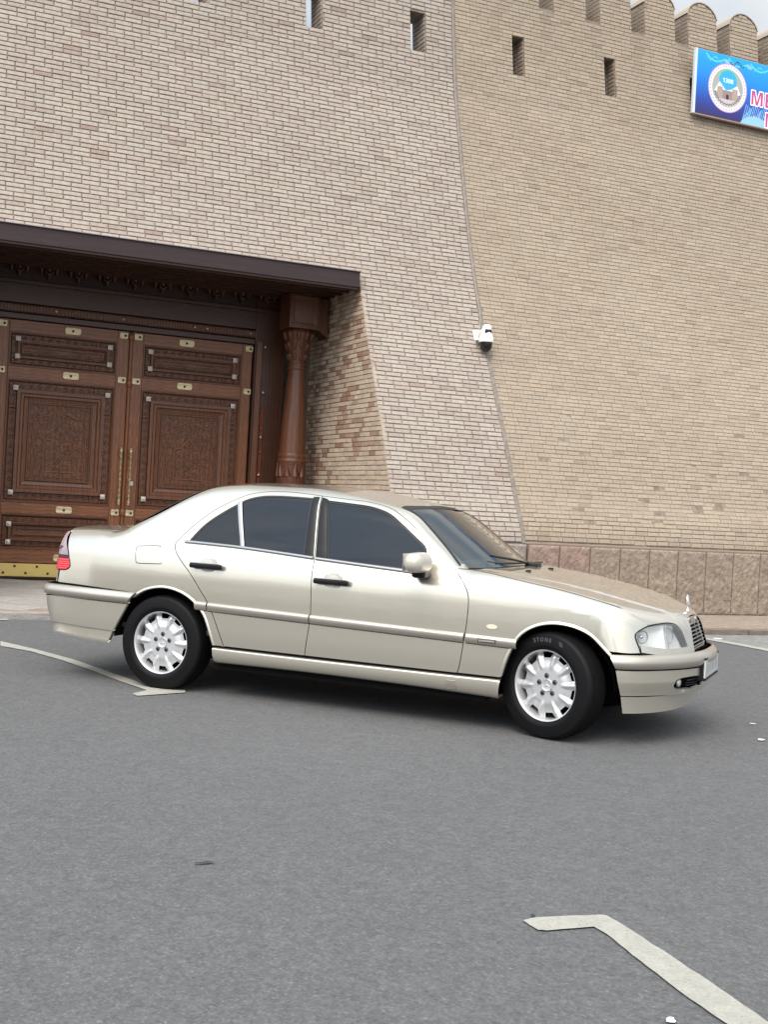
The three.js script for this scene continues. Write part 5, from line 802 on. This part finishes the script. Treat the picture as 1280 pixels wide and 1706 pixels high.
{ // grille and bonnet star
  const gr = new THREE.Group(); gr.name = numbered('grille'); gr.position.set(2.036, 0.622, 0); gr.rotation.z = 0.285; car.add(gr);
  const sh = new THREE.Shape(); const O = [[-0.243, -0.098], [0.243, -0.098], [0.196, 0.106], [-0.196, 0.106]]; O.forEach(([x, y], i) => i ? sh.lineTo(x, y) : sh.moveTo(x, y)); const hl = new THREE.Path(); [[-0.222, -0.082], [-0.184, 0.074], [0.184, 0.074], [0.222, -0.082]].forEach(([x, y], i) => i ? hl.lineTo(x, y) : hl.moveTo(x, y)); sh.holes.push(hl);
  part('grille_frame', new THREE.ExtrudeGeometry(sh, { depth: 0.012, bevelEnabled: true, bevelSize: 0.005, bevelThickness: 0.006, bevelSegments: 3 }).rotateY(Math.PI / 2).translate(-0.008, 0, 0), chrome, gr);
  part('backing', box(0.01, 0.17, 0.42, -0.03, -0.004, 0), dark, gr);
  for (let k = 0; k < 7; k++) { const y = -0.068 + k * 0.0225; part('slat', rbox(0.03, 0.0075, 2 * (0.219 - (y + 0.082) * 0.243) - 0.004, 0.003, 0.004, y, 0), std([0.30, 0.29, 0.28], 0.3, 0.6), gr); }
  part('emblem', new THREE.CylinderGeometry(0.02, 0.02, 0.008, 20).rotateZ(Math.PI / 2).translate(0.03, 0.090, 0), satin, gr);
  const st = new THREE.Group(); st.name = numbered('bonnet_star'); st.position.set(1.985, topY(1.985, 0) - 0.005, 0); car.add(st);
  part('stem', new THREE.LatheGeometry([[0.014, 0], [0.012, 0.008], [0.005, 0.014], [0.004, 0.03]].map(([a, b]) => new THREE.Vector2(a, b)), 12), chrome, st);
  const tri = new THREE.Shape(); for (let k = 0; k < 6; k++) { const a = Math.PI / 2 + k * Math.PI / 3, r = k % 2 ? 0.006 : 0.034; k ? tri.lineTo(Math.cos(a) * r, Math.sin(a) * r) : tri.moveTo(Math.cos(a) * r, Math.sin(a) * r); }
  part('star', merge([new THREE.TorusGeometry(0.036, 0.0035, 8, 36), new THREE.ExtrudeGeometry(tri, { depth: 0.004, bevelEnabled: true, bevelSize: 0.001, bevelThickness: 0.002, bevelSegments: 1 }).translate(0, 0, -0.002)]).rotateY(Math.PI / 2).rotateZ(0.12).translate(0, 0.066, 0), chrome, st);
}
// bumpers
const bumpChart = (ax, dir) => cornerChart(ax, 0, dir);
{
  const ax = 1.40, bc = bumpChart(ax, 1), b2 = corner(ax, 0, 1), U = (x, y) => b2([x, y, rootOn(bodyF, [x, y, 0], [0, 0, 1], 1.1)[2]]);
  const edge = (l) => l.map(([x, y]) => U(x, y)), mir = (l) => l.map(([u, v]) => [-u, v]).reverse();
  const y1 = 0.536, y2 = 0.452, y3 = 0.302, y4 = 0.203;
  const band = (a, b, xa, xb, off, opts = {}) => { const e = edge([[xa, a], [(xa + xb) / 2, (a + b) / 2], [xb, b]]); return panelGeo(path(e, mir(e)), bc, { off, gap: 0.001, skirt: 0.03, du: 0.02, dv: 0.008, ...opts }); };
  const bulge = (lo, hi, base, amp) => (u, v) => { const t = clamp((v - lo) / (hi - lo)); return base + amp * Math.pow(Math.max(0, Math.sin(Math.PI * Math.pow(t, 0.9))), 0.5); };
  const nose = (u) => 0.022 * (1 - sstep(0.1, 0.75, Math.abs(u)));     // the bumper stands further out in front than at the arches
  part('bumper_moulding', band(y1, y2, 1.690, 1.728, (u, v) => bulge(y2, y1, 0.004, 0.030)(u, v) + nose(u)), paintTrim, car);
  const intake = path([[0.175, 0.345], [0.18, 0.385], [0.20, 0.395]], [[0.27, 0.402], [0.39, 0.397], [0.425, 0.385], [0.435, 0.365], [0.425, 0.345], [0.39, 0.336], [0.27, 0.332]]);
  const lowOff = (u, v) => 0.008 + nose(u) + 0.006 * sstep(y3, y3 + 0.08, v);
  part('front_bumper', band(y2 - 0.004, y3, 1.728, 1.757, lowOff, { holes: [intake, mir(intake)] }), paint, car);
  for (const s of [1, -1]) { const g = panelGeo(inset(intake, -0.015), bc, { off: (u, v) => lowOff(u, v) - 0.045, gap: 0, skirt: 0, du: 0.02, dv: 0.012 }); const f = part('air_intake', s > 0 ? g : mirrorGeo(g), dark, car);
    for (const y of [0.352, 0.366, 0.38]) { const q = ribbonGeo([[0.19, y + 0.003], [0.335, y + 0.003]], [[0.19, y - 0.003], [0.335, y - 0.003]], [[0, lowOff(0.2, 0.37) - 0.02], [0.5, lowOff(0.2, 0.37) - 0.012], [1, lowOff(0.2, 0.37) - 0.02]], bc, 16); part('intake_slat', s > 0 ? q : mirrorGeo(q), blackPlastic, f); }
    const fp = bc(0.375, 0.366); part('fog_lamp', new THREE.SphereGeometry(0.028, 16, 10).scale(0.6, 1, 1.3).translate(fp.p[0] + fp.n[0] * (lowOff(0.375, 0.366) - 0.03), 0.366, s * (fp.p[2] + fp.n[2] * (lowOff(0.375, 0.366) - 0.03))), std([0.55, 0.55, 0.55], 0.15, 0.4), f); }
  part('apron', band(y3 - 0.003, y4, 1.757, 1.762, (u, v) => 0.010 + nose(u) + 0.012 * Math.pow(clamp((y3 - v) / (y3 - y4)), 1.5) - 0.045 * (1 - sstep(0.15, 0.6, Math.abs(u)))), paint, car);
  // plate holder on the nose
  part('plate_holder', rbox(0.12, 0.14, 0.56, 0.012, 2.082, 0.433, 0), blackPlastic, car);
  const plateT = canvasTex(512, 112, (c, w, h) => { c.fillStyle = '#c9cac8'; c.fillRect(0, 0, w, h); c.fillStyle = '#8a8c8e'; for (const x of [60, 118, 190, 250, 310, 390, 440]) c.fillRect(x, 26, 20, 62); });
  const pl = part('number_plate', rbox(0.012, 0.112, 0.52, 0.004, 2.147, 0.436, 0), std([0.55, 0.56, 0.55], 0.45), car);
  part('plate_frame', merge([box(0.016, 0.012, 0.535, 2.147, 0.372, 0), box(0.016, 0.01, 0.535, 2.147, 0.498, 0)]), blackPlastic, pl);
  part('plate_face', new THREE.PlaneGeometry(0.505, 0.10).rotateY(Math.PI / 2).translate(2.1545, 0.436, 0), std([0.8, 0.8, 0.8], 0.45, 0, { map: plateT }), pl);
}
{
  const ax = -1.45, bc = bumpChart(ax, -1), b2 = corner(ax, 0, -1), U = (x, y) => b2([x, y, rootOn(bodyF, [x, y, 0], [0, 0, 1], 1.1)[2]]);
  const edge = (l) => l.map(([x, y]) => U(x, y)), mir = (l) => l.map(([u, v]) => [-u, v]).reverse();
  const y1 = 0.634, y2 = 0.556, y3 = 0.362, y4 = 0.283;
  // lines rise slightly towards the tail as on the car
  const tilt = (u, v) => (1 - Math.min(1, Math.abs(u) / 0.85)) * (0.018 + 0.075 * clamp((0.556 - v) / 0.27));
  const bcT = (u, v) => bc(u, v + tilt(u, v)); const un = ([u, v]) => { let w = v; for (let i = 0; i < 8; i++) w = v - tilt(u, w); return [u, w]; };
  const band = (a, b, xa, xb, off) => { const e = edge([[xa, a], [(xa + xb) / 2, (a + b) / 2], [xb, b]]).map(un); return panelGeo(path(e, mir(e)), bcT, { off, gap: 0.001, skirt: 0.03, du: 0.02, dv: 0.008 }); };
  const bulge = (lo, hi, base, amp) => (u, v) => { const t = clamp((v - lo) / (hi - lo)); return base + amp * Math.pow(Math.max(0, Math.sin(Math.PI * Math.pow(t, 0.9))), 0.5); };
  const noseR = (u) => 0.05 * (1 - sstep(0.5, 0.86, Math.abs(u)));
  part('bumper_moulding', band(y1, y2, -1.552, -1.608, (u, v) => bulge(y2, y1, 0.004, 0.030)(u, v) + noseR(u)), paintTrim, car);
  part('rear_bumper', band(y2 - 0.004, y3, -1.612, -1.716, (u, v) => 0.012 + noseR(u)), paint, car);
  part('apron', band(y3 - 0.003, y4, -1.724, -1.752, (u, v) => 0.010 + noseR(u) * 0.8 + 0.012 * Math.pow(clamp((y3 - v) / (y3 - y4)), 1.5)), paint, car);
}
// door mirrors
const mirrorPaint = new THREE.MeshPhysicalMaterial({ color: lin(0.50, 0.46, 0.40), metalness: 0.25, roughness: 0.42, clearcoat: 0.5, clearcoatRoughness: 0.12, side: THREE.DoubleSide });
for (const s of [1, -1]) {
  const m = new THREE.Group(); m.name = numbered('door_mirror'); m.position.set(0.515, 0.982, s * 0.93); car.add(m);
  const g = new RoundedBoxGeometry(0.15, 0.125, 0.235, 6, 0.060); { const p = g.attributes.position; for (let i = 0; i < p.count; i++) { const z = s * p.getZ(i); p.setX(i, p.getX(i) * (1 - 0.25 * clamp(z / 0.1, 0, 1))); p.setY(i, p.getY(i) * (1 - 0.10 * clamp(z / 0.1, 0, 1))); } g.computeVertexNormals(); }
  part('mirror_shell', g, mirrorPaint, m); part('mirror_glass', rbox(0.006, 0.105, 0.165, 0.003, -0.060, 0, 0), chrome, m);
  part('mirror_foot', rbox(0.09, 0.05, 0.12, 0.02, 0.0, -0.07, -s * 0.075), blackPlastic, m);
}
// wheel houses, underside, cabin
{
  for (const x of [-1.345, 1.345]) for (const s of [1, -1]) { const g = new THREE.CylinderGeometry(0.385, 0.385, 0.34, 36, 1, true, 0.06, Math.PI - 0.12).rotateX(Math.PI / 2).rotateZ(Math.PI / 2).translate(x, 0.30, s * 0.655); part('wheel_house', merge([g, new THREE.CircleGeometry(0.385, 32, 0, Math.PI).translate(x, 0.31, s * 0.485)]), dark, car); }
  part('underbody', merge([box(1.9, 0.14, 1.58, 0, 0.25, 0), box(3.4, 0.22, 0.90, 0.0, 0.30, 0), box(0.12, 0.2, 0.9, 1.82, 0.34, 0), box(0.35, 0.2, 1.2, -1.98, 0.42, 0)]), dark, car);
  const trim = std([0.05, 0.048, 0.046], 0.85), cloth = std([0.085, 0.08, 0.075], 0.95);
  part('cabin_floor', box(3.3, 0.03, 1.5, -0.35, 0.40, 0), trim, car); part('bulkhead', box(0.04, 0.5, 1.4, 0.95, 0.62, 0), dark, car); part('parcel_shelf', box(0.75, 0.02, 1.32, -1.52, 0.985, 0), trim, car);
  part('dashboard', merge([rbox(0.42, 0.14, 1.42, 0.05, 0.62, 0.865, 0), rbox(0.2, 0.08, 0.42, 0.03, 0.5, 0.93, -0.36)]), std([0.06, 0.065, 0.07], 0.7), car);
  for (const z of [-0.36, 0.36]) part('front_seat', merge([rbox(0.5, 0.16, 0.5, 0.06, -0.05, 0.5, z), rbox(0.16, 0.62, 0.48, 0.06).rotateZ(0.22).translate(-0.40, 0.83, z), rbox(0.09, 0.16, 0.26, 0.04).translate(-0.50, 1.20, z)]), cloth, car);
  part('rear_seat', merge([rbox(0.5, 0.18, 1.35, 0.06, -0.95, 0.52, 0), rbox(0.16, 0.58, 1.32, 0.06).rotateZ(0.3).translate(-1.27, 0.80, 0)]), cloth, car);
  part('steering_wheel', new THREE.TorusGeometry(0.185, 0.016, 10, 36).rotateY(Math.PI / 2).rotateZ(0.42).translate(0.30, 0.94, -0.36), blackPlastic, car);
  part('inner_mirror', rbox(0.03, 0.06, 0.23, 0.012, 0.24, 1.245, 0), blackPlastic, car);
  part('exhaust', new THREE.CylinderGeometry(0.025, 0.025, 0.25, 14).rotateZ(Math.PI / 2).translate(-2.28, 0.28, 0.45), std([0.25, 0.25, 0.25], 0.4, 0.8), car);
}
// wheels
{
  const V = (l) => l.map(([r, y]) => new THREE.Vector2(r, y));
  const alloy = new THREE.MeshPhysicalMaterial({ color: lin(0.56, 0.565, 0.57), metalness: 0.5, roughness: 0.42, clearcoat: 0.6, clearcoatRoughness: 0.1, side: THREE.DoubleSide });
  const tyreBump = canvasTex(2048, 128, (c, w, h) => { c.fillStyle = '#808080'; c.fillRect(0, 0, w, h); c.fillStyle = '#202020'; for (const y of [30, 52, 76, 98]) c.fillRect(0, y, w, 6); for (let k = 0; k < 90; k++) { const x = k / 90 * w; c.save(); c.translate(x, 14); c.rotate(0.35); c.fillRect(-3, -16, 6, 34); c.restore(); c.save(); c.translate(x + 9, h - 14); c.rotate(-0.35); c.fillRect(-3, -18, 6, 34); c.restore(); c.fillRect(x, 56, 5, 18); } }, false);
  const tyreM = new THREE.MeshPhysicalMaterial({ color: lin(0.005, 0.005, 0.0055), roughness: 0.55, specularIntensity: 0.32, side: THREE.DoubleSide }), treadM = new THREE.MeshPhysicalMaterial({ color: lin(0.005, 0.005, 0.0055), roughness: 0.8, specularIntensity: 0.25, bumpMap: tyreBump, bumpScale: 0.012, side: THREE.DoubleSide });
  const r2 = (g) => g.rotateX(Math.PI / 2);      // lathe axis y -> z (outer face towards +z)
  const tyreG = r2(new THREE.LatheGeometry(V([[0.205, -0.09], [0.225, -0.098], [0.262, -0.101], [0.295, -0.094], [0.309, -0.082], [0.3135, -0.07]]), 72)), tyreG2 = r2(new THREE.LatheGeometry(V([[0.3135, 0.07], [0.309, 0.082], [0.302, 0.0895], [0.297, 0.093], [0.294, 0.0925], [0.262, 0.1005], [0.240, 0.1000], [0.238, 0.1015], [0.225, 0.098], [0.212, 0.090], [0.205, 0.085]]), 72)), treadG = r2(new THREE.LatheGeometry(V([[0.3135, -0.0702], [0.3165, -0.045], [0.317, 0], [0.3165, 0.045], [0.3135, 0.0702]]), 96));
  { const uv = treadG.attributes.uv; for (let i = 0; i < uv.count; i++) uv.setX(i, uv.getX(i) * 1); }
  const lipG = r2(new THREE.LatheGeometry(V([[0.194, -0.08], [0.194, 0.03], [0.197, 0.062], [0.200, 0.080], [0.2045, 0.086], [0.2095, 0.0885], [0.2135, 0.086], [0.2145, 0.080], [0.212, 0.074]]), 72));
  // disc: ten raised spokes, ten openings at the rim
  const N = 10, out = []; for (let i = 0; i < 400; i++) { const a = i / 400 * 6.28319, ph = ((a / 6.28319 * N) % 1) - 0.5; const w = Math.abs(ph) * 2; // 0 between spokes
    const open = sstep(0.60, 0.46, w); const r = lerp(0.1965, 0.161 + 0.010 * w * w, open); out.push([Math.cos(a) * r, Math.sin(a) * r]); }
  const discH = (x, y) => { const r = Math.hypot(x, y), a = Math.atan2(y, x), ph = (((a / 6.28319 + 1) * N) % 1) - 0.5, w = Math.abs(ph) * 2; const sp = sstep(0.50, 0.98, w); const ridge = sp * sstep(0.085, 0.125, r) * 0.0075; return 0.056 + 0.006 * sstep(0.19, 0.09, r) - 0.010 * sstep(0.06, 0.0, r) * 0 + ridge - 0.012 * sstep(0.168, 0.1965, r) - 0.010 * (1 - sp) * sstep(0.10, 0.15, r); };
  const flatChart = (u, v) => ({ p: [u, v, 0], n: [0, 0, 1] });
  const discG = panelGeo(out, flatChart, { off: discH, gap: 0, skirt: 0.02, du: 0.006, dv: 0.006 });
  const wheel = (x, s, steer) => {
    const w = new THREE.Group(); w.name = numbered('wheel'); w.position.set(x, 0.3145, s * 0.745); w.rotation.y = (s > 0 ? 0 : Math.PI) + steer; car.add(w);
    const ty = part('tyre', merge([tyreG, tyreG2]), tyreM, w); part('tread', treadG, treadM, ty);
    const rim = part('rim', lipG, alloy, w); const d = part('wheel_disc', discG, alloy, w); d.rotation.z = x > 0 ? 0.10 : 0.0; rim.rotation.z = d.rotation.z;
    part('brake_disc', r2(new THREE.CylinderGeometry(0.15, 0.15, 0.02, 40)).translate(0, 0, -0.01), std([0.10, 0.10, 0.10], 0.5, 0.6), w);
    part('barrel_back', new THREE.CircleGeometry(0.2, 40).translate(0, 0, -0.06), dark, w);
    const cap = part('centre_cap', merge([r2(new THREE.LatheGeometry(V([[0, 0.0615], [0.026, 0.0625], [0.0335, 0.0675], [0.036, 0.0675], [0.0385, 0.061]]), 32)), ...[0, 1, 2].map((k) => new THREE.ConeGeometry(0.0045, 0.029, 4).translate(0, 0.0145, 0).rotateZ(k * 2.0944).translate(0, 0, 0.063))]), alloy, d);
    for (let k = 0; k < 5; k++) { const a = k / 5 * 6.283 + 0.36 + Math.PI / 2 - 0.36; const b = part('wheel_bolt', merge([r2(new THREE.CylinderGeometry(0.0085, 0.0085, 0.014, 6)).translate(0, 0, 0.006), r2(new THREE.LatheGeometry(V([[0.0085, -0.001], [0.0145, 0.0015], [0.0155, -0.002]]), 20))]), std([0.05, 0.05, 0.055], 0.3, 0.7), d); b.position.set(Math.cos(a) * 0.0565, Math.sin(a) * 0.0565, 0.0625); }
    return w;
  };
  wheel(-1.345, 1, 0); wheel(-1.345, -1, 0); const fr = wheel(1.345, 1, -0.30); wheel(1.345, -1, -0.30);
  // raised pale lettering on the near tyres' sidewalls
  const white = std([0.075, 0.075, 0.08], 0.7);
  const arcText = (str, r, a0, size) => { const gs = []; let a = a0; for (const ch of str) { const g = new TextGeometry(ch, { font, size, depth: 0.0012, curveSegments: 3 }); g.computeBoundingBox(); const wd = g.boundingBox.max.x; g.translate(-wd / 2, 0, 0).rotateZ(a - wd / 2 / r - Math.PI / 2 + 0).translate(Math.cos(a - wd / 2 / r) * r, Math.sin(a - wd / 2 / r) * r, 0.1006); gs.push(g); a -= (wd + size * 0.25) / r; } return merge(gs); };
  const marks = (a0) => merge([0, 1, 2].map((k) => box(0.004, 0.026, 0.001).rotateZ(0.5).rotateZ(a0 - Math.PI / 2 - k * 0.035).translate(Math.cos(a0 - k * 0.035) * 0.272, Math.sin(a0 - k * 0.035) * 0.272, 0.1005)));
  for (const w of car.children.filter((c) => c.name.startsWith('wheel') && c.isGroup && c.position.z > 0 && c.position.x > 0)) { const f = w.position.x > 0; part('tyre_lettering', merge([arcText('STONE', 0.258, f ? 1.90 : 2.9, 0.024), marks(f ? 1.22 : 2.05)]), white, w); }
}

// ================= small litter on the asphalt =================
{
  const paper = std([0.72, 0.72, 0.70], 0.9), leafM = std([0.03, 0.028, 0.022], 0.9);
  const scrap = (s, sd, m) => { const g = new THREE.CircleGeometry(s * 0.55, 9).rotateX(-Math.PI / 2).scale(1, 1, m === leafM ? 0.35 : 0.8), p = g.attributes.position; for (let i = 1; i < p.count - 1; i++) { const k = 0.7 + 0.6 * Math.abs(Math.sin(i * 2.3 + sd)); p.setX(i, p.getX(i) * k); p.setZ(i, p.getZ(i) * k); } p.setXYZ(p.count - 1, p.getX(1), p.getY(1), p.getZ(1)); for (let i = 0; i < p.count; i++) { p.setY(i, 0.006 + 0.25 * s * Math.abs(fbm(p.getX(i) * 20 + sd, p.getZ(i) * 20, sd, 2))); p.setX(i, p.getX(i) + 0.15 * s * fbm(p.getZ(i) * 30, sd, 1, 2)); } g.computeVertexNormals(); return g; };
  const put = (nm, x, z, s, m, label, cat) => { const o = part(nm, scrap(s, x * 7.7, m), m, scene); o.position.set(x, 0, z); o.rotation.y = x * 5; tag(o, label, cat); };
  put('paper_scrap', 5.445, -7.542, 0.075, paper, 'small white scrap of litter on the asphalt beneath the number plate', 'litter');
  put('paper_scrap', 9.205, -11.03, 0.11, paper, 'white lump of litter beside the white line right of the bonnet', 'litter');
  put('paper_scrap', 5.578, -6.293, 0.035, paper, 'tiny pale scrap on the asphalt right of the front bumper, farther of two', 'litter');
  put('paper_scrap', 5.22, -5.807, 0.05, paper, 'pale scrap on the asphalt right of the front wheel, nearer of two', 'litter');
  put('paper_scrap', 2.053, -2.563, 0.030, paper, 'white crumpled scrap at the bottom edge beside the painted corner line', 'litter');
  put('dead_leaf', 2.123, -3.375, 0.028, leafM, 'small dark leaf just behind the painted corner line', 'leaf');
  put('dead_leaf', 1.243, -4.18, 0.055, leafM, 'thin dark leaf lying on the asphalt left of the middle', 'leaf');
}
// ================= behind the camera: trees across the square, mirrored in the paint =================
{
  const leafGeo = new THREE.PlaneGeometry(0.34, 0.2), bark = std([0.09, 0.065, 0.045], 0.95);
  const base = (() => { const g = []; let q = 99; const r = () => { q = (q * 1664525 + 1013904223) >>> 0; return q / 4294967296; };
    const P = [], N = []; const e = new THREE.Euler(), v = new THREE.Vector3();
    for (let i = 0; i < 2600; i++) { const a = r() * 6.283, u = r() * 2 - 1, k = Math.cbrt(0.25 + 0.75 * r()), s = Math.sqrt(1 - u * u); const lob = 0.8 + 0.35 * noise.noise(Math.cos(a) * 1.6, u * 1.7, Math.sin(a) * 1.6 + 4); const c = [Math.cos(a) * s * 2.6 * k * lob, 5.6 + u * 2.5 * k * lob, Math.sin(a) * s * 2.6 * k * lob]; e.set(r() * 6, r() * 6, r() * 6); for (const [x, y] of [[-0.22, 0], [0.22, -0.02], [0, 0.2]]) { v.set(x, y, 0).applyEuler(e); P.push(c[0] + v.x, c[1] + v.y, c[2] + v.z); } }
    const b = new THREE.BufferGeometry(); b.setAttribute('position', new THREE.BufferAttribute(new Float32Array(P), 3)); b.computeVertexNormals(); return b; })();
  const trunk = merge([new THREE.CylinderGeometry(0.14, 0.24, 4.2, 10).translate(0, 2.1, 0), new THREE.CylinderGeometry(0.05, 0.11, 2.6, 7).translate(0, 1.3, 0).rotateZ(0.5).translate(0, 3.6, 0), new THREE.CylinderGeometry(0.05, 0.11, 2.6, 7).translate(0, 1.3, 0).rotateX(0.55).translate(0, 3.8, 0)]);
  const leafM = new THREE.MeshPhysicalMaterial({ color: lin(0.06, 0.085, 0.03), roughness: 0.9, side: THREE.DoubleSide });
  for (const [x, z, s] of [[-34, 9, 1.05], [-30, 15, 0.85], [-27, 22, 1.2], [-20, 29, 0.95], [-38, 2, 1.0], [-8, 34, 1.0], [-36, -5, 0.9]]) { const t = thing('tree', 'round green tree across the square behind the viewer', 'tree', [x, 0, z], x * 1.3, 'trees across the square'); part('trunk', trunk, bark, t); part('crown', base, leafM, t); t.scale.setScalar(s); }
}
{
  const b = thing('low_building', 'long low tan building across the square behind the viewer', 'building', [-46, 0, 16], Math.PI / 2 - 0.25);
  const wm = std([0.36, 0.30, 0.235], 0.9), gl = std([0.02, 0.025, 0.03], 0.1), rf = std([0.14, 0.08, 0.06], 0.8);
  part('wall', box(60, 7, 10, 0, 3.5, -5), wm, b); part('roof', box(61, 0.4, 11, 0, 7.2, -5), rf, b);
  const wg = merge([box(1.6, 1.9, 0.06), box(1.8, 0.12, 0.2, 0, -1.0, 0.05)]); for (let k = -9; k <= 9; k++) for (const y of [2.0, 5.2]) part('window', wg, gl, b).position.set(k * 3.1, y, 0.04);
}
renderer.render(scene, camera);
